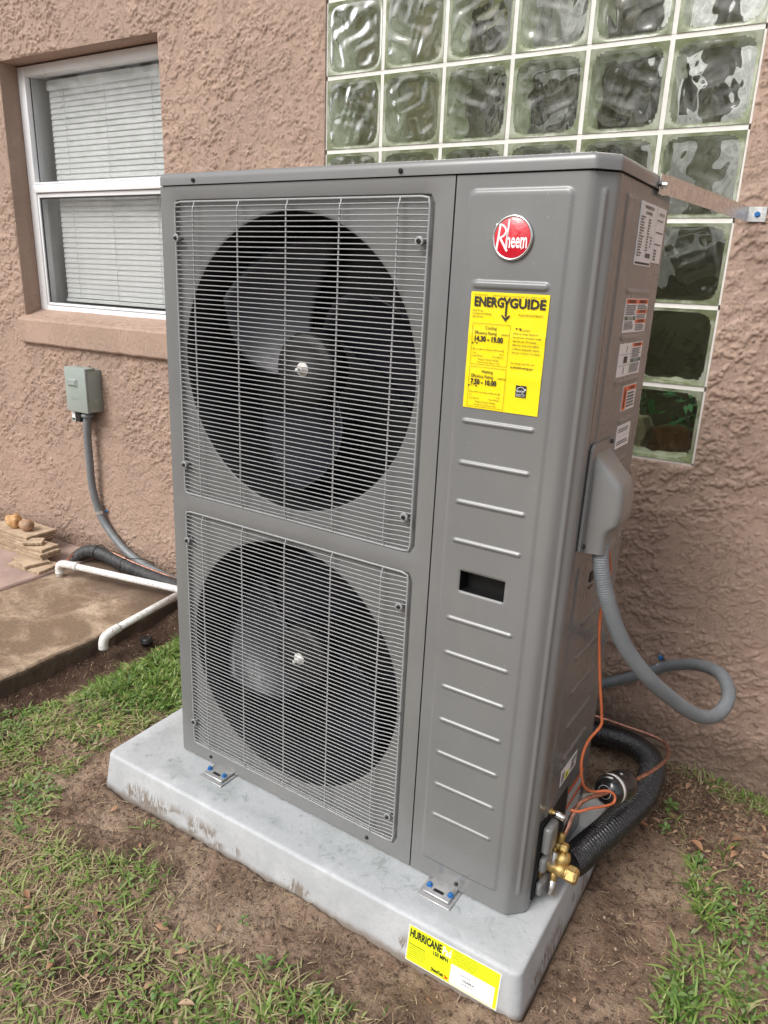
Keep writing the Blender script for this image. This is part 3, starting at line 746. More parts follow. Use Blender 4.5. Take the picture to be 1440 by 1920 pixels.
# service panel: one pressed sheet wrapping the chamfered corner
def service_panel():
    x0, xf = .7255, .9500; ch = .0300; yb = .0495
    prof = [(x0, 0.0)]; cr = .010
    pts = [(x0, 0), (UW - ch - .004, 0), (UW - .001, ch + .002), (UW, yb)]
    # arc-length table of the rounded profile
    path = []
    def seg(a, b, n):
        for k in range(n): path.append((a[0] + (b[0] - a[0]) * k / n, a[1] + (b[1] - a[1]) * k / n))
    def fil(p, c, q, r, n):      # quadratic fillet
        P_, Cc, Q = map(np.array, (p, c, q)); a = Cc + (P_ - Cc) / np.linalg.norm(P_ - Cc) * r; b = Cc + (Q - Cc) / np.linalg.norm(Q - Cc) * r
        for k in range(n): t = k / n; path.append(tuple((1 - t) ** 2 * a + 2 * t * (1 - t) * Cc + t * t * b))
        return tuple(a), tuple(b)
    c1, c2 = (UW - ch - .003, 0.0), (UW, ch + .003)
    a1 = (c1[0] - cr, 0.0); seg((x0, 0), a1, 88)
    _, b1 = fil((x0, 0), c1, c2, cr, 8)
    v = np.array(c1) - np.array(c2); v /= np.linalg.norm(v); a2 = tuple(np.array(c2) + v * .008); seg(b1, a2, 12)
    _, b2 = fil(c1, c2, (UW, yb), .008, 7); seg(b2, (UW, yb), 6); path.append((UW, yb))
    P_ = np.array(path); T = np.gradient(P_, axis=0); T /= np.linalg.norm(T, axis=1)[:, None]; Nn = np.stack([T[:, 1], -T[:, 0]], 1)
    S_ = np.concatenate([[0], np.cumsum(np.linalg.norm(np.diff(P_, axis=0), axis=1))]); xs = x0 + S_
    mid = x0 + (np.interp(1, [0, 1], [0, 1]) * 0) + 0
    vr = xs[np.argmin(np.abs(P_[:, 0] - (UW - ch / 2 - .0015)) + (P_[:, 1] < .004) * 9)]
    zs = [0.0]; ribs = [1.0105, .934, .860, .7845, .625, .550, .474, .398, .320, .243, .1668]; big = 1.243
    z = 0.0
    while z < UH - .002:
        near = min([abs(z - r) for r in ribs + [big, .043, 1.393, .048, .686, .726]]); st = .0016 if near < .011 else .006
        z += st; zs.append(min(z, UH - .002))
    zs = np.array(sorted(set(zs)))
    X, Z = np.meshgrid(xs, zs, indexing='ij')
    def capsule(x, z, a, b, zc, r, sl):
        dx = np.maximum(np.maximum(a + r - x, x - (b - r)), 0); d = np.hypot(dx, z - zc); return 1 - sstep(d, r - sl, r)
    def rbox(x, z, a, b, c, d_, r, sl):
        dx = np.maximum(np.maximum(a + r - x, x - (b - r)), 0); dz = np.maximum(np.maximum(c + r - z, z - (d_ - r)), 0)
        return 1 - sstep(np.hypot(dx, dz), r - sl, r)
    h = .0032 * rbox(X, Z, .7490, .9325, .0430, 1.3935, .014, .0075)
    for r in ribs: h = np.maximum(h, .0032 + .0032 * capsule(X, Z, .7690, .9080, r, .0055, .0045) * 1.0 - (.0) ) if False else h + .0034 * capsule(X, Z, .7690, .9085, r, .0056, .0046)
    h = h + .0036 * capsule(X, Z, .7690, .9085, big, .0085, .0060)
    h = h - .0022 * rbox(X, Z, .7865, .8870, .6815, .7305, .008, .004)
    vdist = np.abs(X - vr); h = h + .0030 * (1 - sstep(vdist, .0015, .0058)) * sstep(Z, .046, .053) * (1 - sstep(Z, 1.386, 1.393))
    for (dx, dz) in ((.7835, .1230), (.8690, .1180), (.7840, .0600), (.8680, .0530)): h = h - .0022 * np.exp(-(((X - dx) ** 2 + (Z - dz) ** 2) / .0022 ** 2))
    V = np.stack([P_[:, 0][:, None] + Nn[:, 0][:, None] * h, P_[:, 1][:, None] + Nn[:, 1][:, None] * h, Z], -1)
    nx, nz = X.shape; i, j = np.meshgrid(np.arange(nx - 1), np.arange(nz - 1), indexing='ij')
    xc = (xs[i] + xs[i + 1]) / 2; zc = (zs[j] + zs[j + 1]) / 2
    keep = ~((xc > .7905) & (xc < .8830) & (zc > .6855) & (zc < .7265)); a = (i * nz + j)[keep]
    q = np.stack([a, a + nz, a + nz + 1, a + 1], 1)
    return npmesh('service_panel', V.reshape(-1, 3), q, M['unit'])
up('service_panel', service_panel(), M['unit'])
hr = up('hand_hole', MB().add([(.7900, -.0008, .6850), (.8835, -.0008, .6850), (.8835, -.0008, .7270), (.7900, -.0008, .7270),
                        (.7930, .028, .6880), (.8805, .028, .6880), (.8805, .028, .7240), (.7930, .028, .7240)],
                       [(0, 1, 5, 4), (1, 2, 6, 5), (2, 3, 7, 6), (3, 0, 4, 7), (4, 5, 6, 7)]), simple('black_gloss_plastic', (.004, .004, .004), .5, 0, .1, 40),
        label='black recessed hand hole')
up('seam_gap', MB().box(.7226, .7254, .004, .02, .001, UH - .002), M['dark_inside'])

# right side panel, pressed
def side_panel():
    ys = np.concatenate([np.linspace(.0525, UD - .001, 112)])
    ribs = [(.1365, .288, 1.2428), (.1365, .288, 1.165), (.1365, .288, 1.0875), (.196, .288, 1.0105), (.196, .288, .9330),
            (.131, .285, .7000), (.131, .285, .6230), (.131, .285, .5460), (.131, .285, .4700), (.135, .287, .3890), (.135, .287, .3120)]
    z = 0.0; zs = [0.0]
    while z < UH - .002:
        near = min([abs(z - r[2]) for r in ribs] + [abs(z - 1.392), abs(z - .745), abs(z - .225)]); z += .0016 if near < .010 else .006; zs.append(min(z, UH - .002))
    zs = np.array(sorted(set(zs))); Y, Z = np.meshgrid(ys, zs, indexing='ij')
    def capsule(x, z, a, b, zc, r, sl):
        dx = np.maximum(np.maximum(a + r - x, x - (b - r)), 0); return 1 - sstep(np.hypot(dx, z - zc), r - sl, r)
    def rbox(x, z, a, b, c, d_, r, sl):
        dx = np.maximum(np.maximum(a + r - x, x - (b - r)), 0); dz = np.maximum(np.maximum(c + r - z, z - (d_ - r)), 0)
        return 1 - sstep(np.hypot(dx, dz), r - sl, r)
    h = .003 * rbox(Y, Z, .076, .3260, 1.006 - .06, 1.3935, .012, .008)
    h = np.maximum(h, .003 * rbox(Y, Z, .076, .40, -.1, .758, .014, .008)); h = np.maximum(h, .003 * rbox(Y, Z, .165, .326, .6, 1.2, .012, .008))
    for a, b, r in ribs: h = h + .0032 * capsule(Y, Z, a, b, r, .0056, .0045)
    h = h + .0014 * (fbm(Y, Z, 6, 2, 77) - .5)
    V = np.stack([UW + h - .0006, Y, Z], -1); nx, nz = Y.shape; i, j = np.meshgrid(np.arange(nx - 1), np.arange(nz - 1), indexing='ij'); a = (i * nz + j).ravel()
    return npmesh('side_panel', V.reshape(-1, 3), np.stack([a, a + nz, a + nz + 1, a + 1], 1), M['unit_side'])
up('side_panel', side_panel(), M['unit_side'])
up('side_seam', MB().box(UW - .02, UW - .0025, .0497, .0523, .001, UH - .002), M['dark_inside'])
# rear and left skins, base pan
up('rear_panel', MB().box(.002, UW - .022, UD - .004, UD, .006, UH - .002), M['unit'])
up('left_panel', MB().box(.0, .004, .0305, UD - .0045, .006, UH - .002), M['unit'])
up('base_pan', MB().box(.0045, UW - .003, .0308, UD - .006, .0065, .016), M['unit'])
# top cap with rounded rim
def cap():
    o = .0035; ch = .031
    def outline(off):
        x0, x1, y0, y1 = -o - off, UW + o + off, -o - off, UD + o + off; r = .012 + off; pts = []
        def arc(cx, cy, a0, a1, rr_, n): 
            for k in range(n + 1): a = a0 + (a1 - a0) * k / n; pts.append((cx + rr_ * math.cos(a), cy + rr_ * math.sin(a)))
        arc(x0 + r, y1 - r, PI, PI / 2, r, 5); arc(x1 - r, y1 - r, PI / 2, 0, r, 5)
        c = ch; rr_ = .012; k = math.tan(PI / 8) * rr_
        # chamfer between (x1, y0+c) and (x1-c, y0)
        arc(x1 - rr_, y0 + c + k, 0, -PI / 4, rr_, 4); arc(x1 - c - k, y0 + rr_, -PI / 4, -PI / 2, rr_, 4)
        arc(x0 + r, y0 + r, -PI / 2, -PI, r, 5)
        return pts
    mb = MB(); loops = []
    for off, z in ((-.006, UH + .0005), (0, UH + .0005), (0, UH + .0125), (-.0008, UH + .0175), (-.0030, UH + .0215), (-.0065, UH + .0240), (-.011, UH + .0250), (-.03, UH + .0245), (-.034, UH + .0225), (-.15, UH + .0235)):
        loops.append([(x, y, z) for x, y in outline(off)])
    n = len(loops[0]); mb.grid([l + [l[0]] for l in loops][::-1], smooth=True); mb.add(loops[-1], [tuple(reversed(range(n)))])
    return mb
co = up('top_cap', cap(), M['unit']); e_ = co.modifiers.new('Edge', 'EDGE_SPLIT'); e_.split_angle = math.radians(50)
up('cap_gap', MB().box(.004, UW - .028, .004, UD - .01, UH - .003, UH + .002).box(UW - .03, UW - .004, .035, UD - .01, UH - .003, UH + .002), M['dark_inside'])

# interior: liner and fans, coloured near black for the shade inside the openings
def liner():
    mb = MB(); mb.box(.0045, .70, .22, .226, .02, UH - .01)
    for cz in (1.0605, .3680):
        mb.lathe((.358, .0116, cz), (0, 1, 0), [(0, .3041), (.004, .3010), (.06, .3000), (.21, .3000)], 96); mb.f = mb.f[:-2]; mb.sm = mb.sm[:-2]
    return mb
up('fan_shroud', liner(), M['dark_inside'])
def fan(zc, rot, hz):
    f = up('fan', MB().lathe((.3585, .052, zc), (0, 1, 0), [(0, .0), (0, .052), (.003, .070), (.010, .077), (.055, .080), (.058, .03)], 40), M['hub'])
    for k in range(3):
        a0 = rot + k * 2 * PI / 3; g = []
        for i in range(15):
            t = i / 14; r = .074 + (.288 - .074) * t; row = []
            half = math.radians(30 + 8 * math.sin(PI * min(1, t * 1.05)))
            sweep = math.radians(-48) * t
            for j in range(15):
                s = j / 14 * 2 - 1; a = a0 + sweep + s * half * (1 if abs(s) < .99 else 1)
                rr_ = r - .020 * t * s * s
                yy = .125 - .066 * s * (.45 + .55 * t) + .008 * (1 - s * s) - .004 * t
                row.append((.3585 + rr_ * math.cos(a), yy, zc + rr_ * math.sin(a)))
            g.append(row)
        b = part('blade', MB().grid(g), M['blade'], f, local=True)
        so_ = b.modifiers.new('Solid', 'SOLIDIFY'); so_.thickness = .003
    part('shaft_nut', MB().lathe((.3585, .0520, zc), (0, -1, 0), [(0, .0125), (.003, .0125), (.003, .008), (.011, .0075), (.013, .004)], 16).lathe((.3585, .0518, zc), (0, -1, 0), [(0, .0155), (.0015, .0150)], 24).lathe((.3585, .040, zc), (0, -1, 0), [(0, .0045), (.009, .004)], 10), simple('shaft_nut_metal', (.85, .83, .78), .5, .1, .1, 60), f, local=True)
fan(1.0555, math.radians(168), 1)
fan(.3700, math.radians(228), 2)

# fan guards
def guard(z0, z1):
    x0, x1 = .0435, .6765
    ring = []
    for (x, z) in rrect((x0 + x1) / 2, (z0 + z1) / 2, (x1 - x0) / 2, (z1 - z0) / 2, .009, 240): ring.append((x, .0000, z))
    ring.append(ring[0]); ring.append(ring[1])
    g = up('fan_guard', MB().tube(ring, .0025, 8, caps=False), M['guard'])
    B0, B1 = -.0005, -.0085
    def wire(fz):
        pts = [(x0, B0 + .001, 0), (x0 + .012, B0, 0)]
        for t in (.25, .5, .75, 1): pts.append((x0 + .012 + .045 * t, B0 + (B1 - B0) * fz * float(sstep(t, 0, 1)), 0))
        pts += [(.36, B0 + (B1 - B0) * fz - .0006, 0)]
        for t in (1, .75, .5, .25): pts.append((x1 - .012 - .045 * t, B0 + (B1 - B0) * fz * float(sstep(t, 0, 1)), 0))
        pts += [(x1 - .012, B0, 0), (x1, B0 + .001, 0)]
        return MB().tube(pts, .00122, 6, caps=False).mesh('wire', M['guard'])
    full = wire(1.0); n = round((z1 - z0) / .0098); st = (z1 - z0) / n
    for k in range(1, n):
        d = min(k, n - k)
        me = full if d > 2 else wire([0, .45, .85][d])
        o = bpy.data.objects.new('wire', me); COL.objects.link(o); o.parent = g; o.location = (0, 0, z0 + st * k + rnd.uniform(-.0004, .0004))
        o.rotation_euler = (0, rnd.uniform(-.0006, .0006), 0)
    for x in (.1035, .2315, .3600, .4885, .6165):
        zz = [z0, z0 + .006, z0 + .012, z0 + .022, (z0 + z1) / 2, z1 - .022, z1 - .012, z1 - .006, z1]
        bb = [B0, B0 * .6 + B1 * .2, B1 * .6, B1 + .0022, B1 + .0018, B1 + .0022, B1 * .6, B0 * .6 + B1 * .2, B0]
        part('upright_wire', MB().tube([(x, b_, z_) for z_, b_ in zip(zz, bb)], .0019, 6, caps=False), M['guard'], g, local=True)
    return g
g1 = guard(.7350, 1.3830); g2 = guard(.0380, .6890)
clipm = MB().lathe((0, 0, 0), (0, -1, 0), [(0, .0085), (.003, .0085), (.0035, .0078), (.0035, .0045)], 20).mesh('guard_clip', M['guard'])
scrm = MB().lathe((0, 0, 0), (0, -1, 0), [(0, .0045), (.003, .0042), (.004, .003), (.004, .0012), (.002, .001)], 10, smooth=False).mesh('screw', M['blackscrew'])
for g_, zz in ((g1, (1.310, .807)), (g2, (.6175, .108))):
    for x in (.0535, .6640):
        for z in zz:
            o = bpy.data.objects.new('clip', clipm); COL.objects.link(o); o.parent = g_; o.location = (x, -.0075, z)
            # stand-off and screw of the clip
            part('clip_post', MB().tube([(x, .009, z), (x, -.007, z)], .004, 8), M['guard'], g_, local=True)
            s_ = bpy.data.objects.new('screw', scrm); COL.objects.link(s_); s_.parent = g_; s_.location = (x, -.0105, z)
for x, z in ((.106, UH + .0085), (.616, UH + .0085), (.105, .0170), (.607, .0160), (.8400, .0150)):
    o = bpy.data.objects.new('screw', scrm); COL.objects.link(o); o.parent = hp; o.location = (x, -.0035 if z > 1 else .0002, z)
for y, z in ((.245, UH + .0075), (.066, .020), (.095, .018)):
    o = bpy.data.objects.new('screw', scrm); COL.objects.link(o); o.parent = hp; o.location = (UW + (.0032 if z > 1 else .0015), y, z); o.rotation_euler = (0, 0, PI / 2)

# badge
bd = up('logo_badge', MB().lathe((.8370, -.0030, 1.3170), (0, -1, 0), [(0, .0355), (.0045, .0352), (.0062, .0335), (.0058, .0318), (.0045, .0312)], 64), M['chrome'])
part('badge_face', MB().lathe((.8370, -.0070, 1.3170), (0, -1, 0), [(0, .0313), (.0007, .0313), (.0012, .0305)], 64), M['red'], bd, local=True)
X_, Z_ = (1, 0, 0), (0, 0, 1)
def btx(s, x, z, size, **k): text(s, (x, -.0084, z), X_, Z_, size, name='badge_letters', m=M['white'], parent=bd, **k)
# tall R with a long leg sharing its stem with the h
mbR = MB()
def bar(p, q, wd):
    p, q = Vector((p[0], -.0084, p[1])), Vector((q[0], -.0084, q[1])); d = (q - p).normalized(); s_ = Vector((d.z, 0, -d.x)) * wd / 2
    mbR.quad(p - s_, q - s_, q + s_, p + s_)
bx, bz = .8110, 1.3010
bar((bx, bz - .0030), (bx + .0040, bz + .0355), .0034)
arc_ = [(bx + .0010 + .0145 * math.sin(t) * .95, bz + .0262 + .0105 * math.cos(t)) for t in np.linspace(-.35, PI * .98, 14)]
for a, b in zip(arc_, arc_[1:]): bar(a, b, .0030)
bar((bx + .0055, bz + .0150), (bx + .0190, bz - .0045), .0036)
bar((bx + .0165, bz + .0045), (bx + .0190, bz + .0440), .0030)
part('badge_letters', mbR, M['white'], bd, local=True)
btx('heem', bx + .0160, bz + .0012, .0335, sx=.50, bold=.022)
btx('\u00ae', bx + .0425, bz - .0015, .0048)

# energy label
ex0, ex1, ez0, ez1 = .7702, .9106, 1.0352, 1.2315; EW, EH = ex1 - ex0, ez1 - ez0
def EP(u, v, e=0): 
    wv = .0009 * math.exp(-((v - .125) / .006) ** 2) + .0006 * math.exp(-((v - .060) / .008) ** 2) 
    return (ex0 + u, -.0044 - e - wv * (1 if e == 0 else 1.0), ez0 + v)
n = 40
el = up('energy_label', MB().grid([[EP(EW * i / 8, EH * j / n) for j in range(n + 1)] for i in range(9)]), M['yellow'], label='bright yellow ENERGYGUIDE efficiency label')
def etx(s, u, v, size, m='ink', **k): text(s, (ex0 + u, -.0060, ez0 + v), X_, Z_, size, m=M[m], parent=el, **k)
etx('U.S. Government', .006, .1905, .0037); etx('Federal law prohibits removal of this label before consumer purchase.', .134, .1905, .0033, align='RIGHT')
etx('ENERG', .0068, .1735, .0212, sx=.84, bold=.035, name='energy_title'); etx('GUIDE', .0718, .1735, .0212, sx=1.02, bold=.035, name='energy_title')
eb = MB()
def ebar(p, q, wd, mb=None):
    mb = mb or eb
    p, q = Vector((ex0 + p[0], -.0060, ez0 + p[1])), Vector((ex0 + q[0], -.0060, ez0 + q[1])); d = (q - p).normalized(); s_ = Vector((d.z, 0, -d.x)) * wd / 2
    mb.quad(p - s_, q - s_, q + s_, p + s_)
ebar((.0620, .1895), (.0670, .1790), .0030); ebar((.0725, .1895), (.0660, .1775), .0030); ebar((.0668, .1800), (.0668, .1590), .0032)
def etri(a, b, c): eb.add([(ex0 + p[0], -.0060, ez0 + p[1]) for p in (a, b, c)], [(0, 1, 2)])
etri((.0668, .1505), (.0750, .1600), (.0668, .1565)); etri((.0668, .1505), (.0668, .1565), (.0586, .1600)); etri((.0586, .1600), (.0668, .1565), (.0600, .1615)); etri((.0750, .1600), (.0736, .1615), (.0668, .1565))
for i, s in enumerate(('Heat Pump', 'Cooling and Heating', 'Split System')): etx(s, .0055, .1650 - i * .0050, .0042)
etx('Model RD16AY48AJVC', .1330, .1610, .0045, align='RIGHT')
for base, ttl, sub, rng, lo, hi, tri_ in ((.1450, 'Cooling', '(SEER2)*', '14.30 - 19.00', '14.3', '42.0', (.010, .018)), (.0720, 'Heating', '(HSPF2)*', '7.50 - 10.00', '7.5', '13.6', (.0085, .0235))):
    u0, u1, v1, v0 = .0080, .0770, base, base - .0685
    for a, b in (((u0, v0), (u1, v0)), ((u0, v1), (u1, v1)), ((u0, v0), (u0, v1)), ((u1, v0), (u1, v1))): ebar(a, b, .0005)
    etx(ttl, .0420, v1 - .0095, .0085, align='CENTER', sx=.8, bold=.005); etx('Efficiency Rating', .0330, v1 - .0180, .0080, align='CENTER', sx=.80, bold=.005); etx(sub, .0620, v1 - .0180, .0044)
    etx(rng, .0115, v1 - .0295, .0125, sx=.82, bold=.04)
    for t in tri_: etri((t - .0018, v1 - .0315), (t, v1 - .0350), (t + .0018, v1 - .0315))
    ebar((tri_[0], v1 - .0318), (tri_[1], v1 - .0318), .0005)
    ebar((.012, v1 - .0430), (.068, v1 - .0430), .0006)
    for k in range(5): ebar((.012 + .014 * k, v1 - (.0412 if k % 4 else .0400)), (.012 + .014 * k, v1 - (.0430 if k % 4 else .0455)), .0006)
    etx(lo, .0110, v1 - .0505, .0042); etx(hi, .0690, v1 - .0505, .0042, align='RIGHT'); etx('Least Efficient', .0110, v1 - .0550, .0036); etx('Most Efficient', .0690, v1 - .0550, .0036, align='RIGHT')
    etx('Range of Similar Models', .0425, v1 - .0608, .0040, align='CENTER'); etx('*Seasonal Energy Efficiency Ratio', .0425, v1 - .0655, .0033, align='CENTER')
for i, s in enumerate(("        This system's", 'efficiency ratings depend on', 'the coil your contractor installs', 'with this unit. The heating', 'efficiency rating varies slightly', 'in different geographic regions.', 'Ask your contractor for details.')): etx(s, .0835, .1375 - i * .0062, .0046, sx=.86)
etx('For energy cost info, visit', .0835, .0830, .0046, sx=.9); etx('productinfo.energy.gov', .0835, .0760, .0048, sx=.92, bold=.02)
etri((.0865, .1415), (.0885, .1380), (.0905, .1415)); etri((.0935, .1415), (.0955, .1380), (.0975, .1415)); ebar((.0885, .1412), (.0955, .1412), .0005)
part('print', eb, M['ink'], el, local=True)
part('star_mark', MB().quad((ex0 + .0975, -.0060, ez0 + .0290), (ex0 + .1165, -.0060, ez0 + .0290), (ex0 + .1165, -.0060, ez0 + .0485), (ex0 + .0975, -.0060, ez0 + .0485)), M['ink'], el, local=True)
arcm = MB(); aa = [(.1070 + .0082 * math.cos(t), .0365 + .0095 * math.sin(t)) for t in np.linspace(.45, PI - .25, 14)]
for a, b in zip(aa, aa[1:]):
    p, q = Vector((ex0 + a[0], -.0064, ez0 + a[1])), Vector((ex0 + b[0], -.0064, ez0 + b[1])); d = (q - p).normalized(); s_ = Vector((d.z, 0, -d.x)) * .0004; arcm.quad(p - s_, q - s_, q + s_, p + s_)
arcm.quad((ex0 + .0979, -.0064, ez0 + .0335), (ex0 + .1161, -.0064, ez0 + .0335), (ex0 + .1161, -.0064, ez0 + .0340), (ex0 + .0979, -.0064, ez0 + .0340))
part('star_print', arcm, M['white'], el, local=True)
text('energy', (ex0 + .0993, -.0064, ez0 + .0372), X_, Z_, .0066, m=M['white'], parent=el, name='star_print', shear=.4, sx=.8)
text('\u2605', (ex0 + .1130, -.0064, ez0 + .0405), X_, Z_, .0050, m=M['white'], parent=el, name='star_print')
text('ENERGY STAR', (ex0 + .1070, -.0064, ez0 + .0300), X_, Z_, .0032, m=M['white'], parent=el, name='star_print', align='CENTER', sx=.78)

# side stickers
Y_ = (0, 1, 0); SX = UW + .0030
def sticker(name, y0, y1, z0, z1, m, label, e=.0):
    return up(name, MB().box(UW + .0010, SX + .0004 + e, y0, y1, z0, z1), m, label=label)
def sfield(par, y0, y1, z0, z1, m, name='field', e=.0007):
    part(name, MB().quad((SX + e, y0, z0), (SX + e, y1, z0), (SX + e, y1, z1), (SX + e, y0, z1)), m, par, local=True)
def stx(par, s, y, z, size, m='ink', **k): text(s, (SX + .0011, y, z), Y_, Z_, size, m=M[m], parent=par, **k)
def fineprint(par, y0, y1, z0, z1, n, m='greyink', gap=.45, ragged=.25):
    mb = MB(); st = (z1 - z0) / n
    for i in range(n):
        z = z1 - st * (i + 1); y = y0; end = y1 - rnd.random() * ragged * (y1 - y0)
        while y < end - .001:
            wd = min(rnd.uniform(.0015, .006), end - y); mb.quad((SX + .0010, y, z + st * gap * .4), (SX + .0010, y + wd, z + st * gap * .4), (SX + .0010, y + wd, z + st * (1 - gap * .5)), (SX + .0010, y, z + st * (1 - gap * .5))); y += wd + .0010
    part('fine_print', mb, M[m], par, local=True)
s1 = sticker('rating_label', .1575, .2615, 1.2870, 1.3885, M['paper'], 'white data label with rows of black print')
stx(s1, 'MODEL/MODELE NO.', .2095, 1.3790, .0068, align='CENTER', bold=.03, sx=.9); stx(s1, 'RD16AY48AJVC', .2095, 1.3700, .0068, align='CENTER', bold=.03, sx=.9)
fineprint(s1, .1620, .1950, 1.3010, 1.3670, 15, 'ink', .6, .5); fineprint(s1, .2110, .2290, 1.3110, 1.3650, 12, 'ink', .6, .5); fineprint(s1, .2360, .2480, 1.3180, 1.3380, 4, 'ink', .6, .4)
mbb = MB(); y = .2180
while y < .2500:
    wd = rnd.uniform(.0004, .0013); mbb.quad((SX + .001, y, 1.3010), (SX + .001, y + wd, 1.3010), (SX + .001, y + wd, 1.3085), (SX + .001, y, 1.3085)); y += wd + rnd.uniform(.0003, .0009)
part('barcode', mbb, M['ink'], s1, local=True); fineprint(s1, .1600, .2570, 1.2885, 1.2935, 1, 'ink', .3, .05)
s2 = sticker('serial_label', .2650, .3250, 1.2950, 1.3885, M['white'], 'narrow white label beside the data label')
stx(s2, 'FOR FIELD USE', .2950, 1.3750, .0068, align='CENTER', sx=.8, bold=.02)
for z in (1.365, 1.345, 1.3250): fineprint(s2, .2690, .3190, z, z + .0035, 1, 'greyink', .4, .2)
fineprint(s2, .2720, .2900, 1.2985, 1.3190, 4)
s3 = sticker('warning_label', .1425, .2880, 1.1738, 1.2318, M['paper'], 'white warning label with orange and green headings, upper one')
for (y0, y1, z0, z1, m, s) in ((.1450, .2130, 1.2230, 1.2305, 'warn', 'WARNING'), (.2160, .2860, 1.2230, 1.2305, 'warn', 'WARNING'), (.2160, .2860, 1.2060, 1.2125, 'warn', 'CAUTION'), (.2160, .2860, 1.1890, 1.1960, 'warn', 'CAUTION'), (.1450, .2130, 1.1950, 1.2015, 'green', 'NOTICE')):
    sfield(s3, y0, y1, z0, z1, M[m]); stx(s3, s, (y0 + y1) / 2, z0 + .0012, .0070, m='ink' if m == 'warn' else 'white', align='CENTER', bold=.03, sx=1.3)
for a in ((.147, .211, 1.2035, 1.2215, 5), (.147, .211, 1.1790, 1.1935, 7), (.219, .283, 1.2135, 1.2220, 3), (.219, .283, 1.1970, 1.2050, 3), (.219, .283, 1.1760, 1.1880, 4)): fineprint(s3, *a)
s4 = sticker('caution_label', .1437, .2900, 1.0967, 1.1550, M['paper'], 'white instruction label with three pictures and an orange heading')
sfield(s4, .2230, .2880, 1.1470, 1.1535, M['warn']); stx(s4, 'CAUTION', .2555, 1.1482, .0070, align='CENTER', bold=.03, sx=1.3)
sfield(s4, .2200, .2880, 1.1190, 1.1255, M['green']); stx(s4, 'NOTICE', .2540, 1.1203, .0064, m='white', align='CENTER', sx=1.2)
fineprint(s4, .2230, .2850, 1.1270, 1.1455, 6); fineprint(s4, .2210, .2860, 1.1000, 1.1170, 8)
for z in (1.1160, 1.1355): sfield(s4, .1460, .2150, z, z + .0006, M['ink'], 'rule')
sfield(s4, .2165, .2172, 1.0990, 1.1540, M['greyink'], 'rule')
sfield(s4, .1750, .1980, 1.1200, 1.1320, M['ink'], 'picture'); sfield(s4, .1860, .1900, 1.1390, 1.1510, M['greyink'], 'picture'); sfield(s4, .1800, .1840, 1.1000, 1.1130, M['greyink'], 'picture')
s5 = sticker('hazard_label', .2015, .2890, 1.0300, 1.0772, M['paper'], 'small orange and white hazard label')
sfield(s5, .2030, .2290, 1.0315, 1.0755, M['warn']); sfield(s5, .2300, .2875, 1.0660, 1.0755, M['warn']); stx(s5, 'WARNING', .2585, 1.0682, .0070, align='CENTER', bold=.03)
sfield(s5, .2120, .2200, 1.0360, 1.0700, M['ink'], 'picture', .0010); fineprint(s5, .2330, .2850, 1.0340, 1.0640, 5, 'ink', .5)
s6 = sticker('note_label', .2005, .2870, .9585, 1.0025, M['white'], 'plain white note label above the wiring cover')
fineprint(s6, .2060, .2820, .9880, .9970, 2, 'greyink', .5); sfield(s6, .2040, .2840, .9800, .9804, M['greyink'], 'rule'); fineprint(s6, .2060, .2820, .9640, .9730, 2, 'greyink', .5)
s7 = sticker('flammable_label', .1440, .2410, .2400, .2785, M['white'], 'small white label with a yellow hazard triangle low on the side')
sfield(s7, .1700, .1950, .2430, .2590, M['neon'], 'triangle'); sfield(s7, .1800, .1850, .2450, .2560, M['ink'], 'flame', .0010); fineprint(s7, .205, .236, .245, .274, 5); fineprint(s7, .147, .166, .245, .272, 4)
s8 = sticker('refrigerant_label', .2130, .3240, .0900, .1900, M['greyink'], 'grey and orange striped warning label at the bottom rear')
for z in (.1780, .1350): sfield(s8, .2150, .3220, z, z + .0100, M['warn'])
fineprint(s8, .216, .320, .1480, .1760, 6, 'paper', .3, .1); fineprint(s8, .216, .320, .0930, .1320, 7, 'paper', .3, .1)

# wiring cover
def cover():
    mb = MB(); rows = []
    lv = [(.9700, 0.0, .1), (.9660, .003, .4), (.9600, .010, .8), (.9420, .030, 1), (.9250, .046, 1), (.9120, .0530, 1), (.895, .0560, 1), (.870, .0570, 1), (.8500, .0560, 1), (.8420, .0500, 1), (.8340, .0420, 1), (.8260, .0370, 1), (.8050, .0360, 1), (.7890, .0355, 1)]
    for z, o, k in lv:
        o = max(o, .0005); y0, y1 = .0780, .1660; r = min(.014, o * .6, .03); row = []
        pr = [(UW + .003, y0 - .002), (UW + .003 + o * .35, y0), (UW + .003 + o - r, y0 + .002)]
        for q in range(1, 5): a = PI / 2 * q / 5; pr.append((UW + .003 + o - r + r * math.sin(a), y0 + .002 + r - r * math.cos(a)))
        pr += [(UW + .003 + o, y0 + .004 + r), (UW + .003 + o, y1 - .004 - r)]
        for q in range(1, 5): a = PI / 2 * q / 5; pr.append((UW + .003 + o - r + r * math.cos(a), y1 - .002 - r + r * math.sin(a)))
        pr += [(UW + .003 + o - r, y1 - .002), (UW + .003 + o * .35, y1), (UW + .003, y1 + .002)]
        rows.append([(x, y, z) for x, y in pr])
    mb.grid(rows[::-1], smooth=True); return mb
fl = MB(); zz = .7900
fl_pts = [(.0560, .7960), (.0700, .7900), (.1700, .7900), (.1760, .7960), (.1760, .9800), (.1700, .9890), (.0680, .9890), (.0590, .9800)]
fl.add([(UW + .0060, y, z) for y, z in fl_pts] + [(UW + .0010, y, z) for y, z in fl_pts], [tuple(range(8))] + [(i, i + 8, (i + 1) % 8 + 8, (i + 1) % 8) for i in range(8)])
cf = up('wiring_cover', fl, M['unit'], label='bulging grey wiring cover on the right side')
cb = MB(); cb_ = cover(); cb_.v = [(x + .0025, y, z) for x, y, z in cb_.v]
part('cover_hood', cb_, M['unit'], cf, local=True)
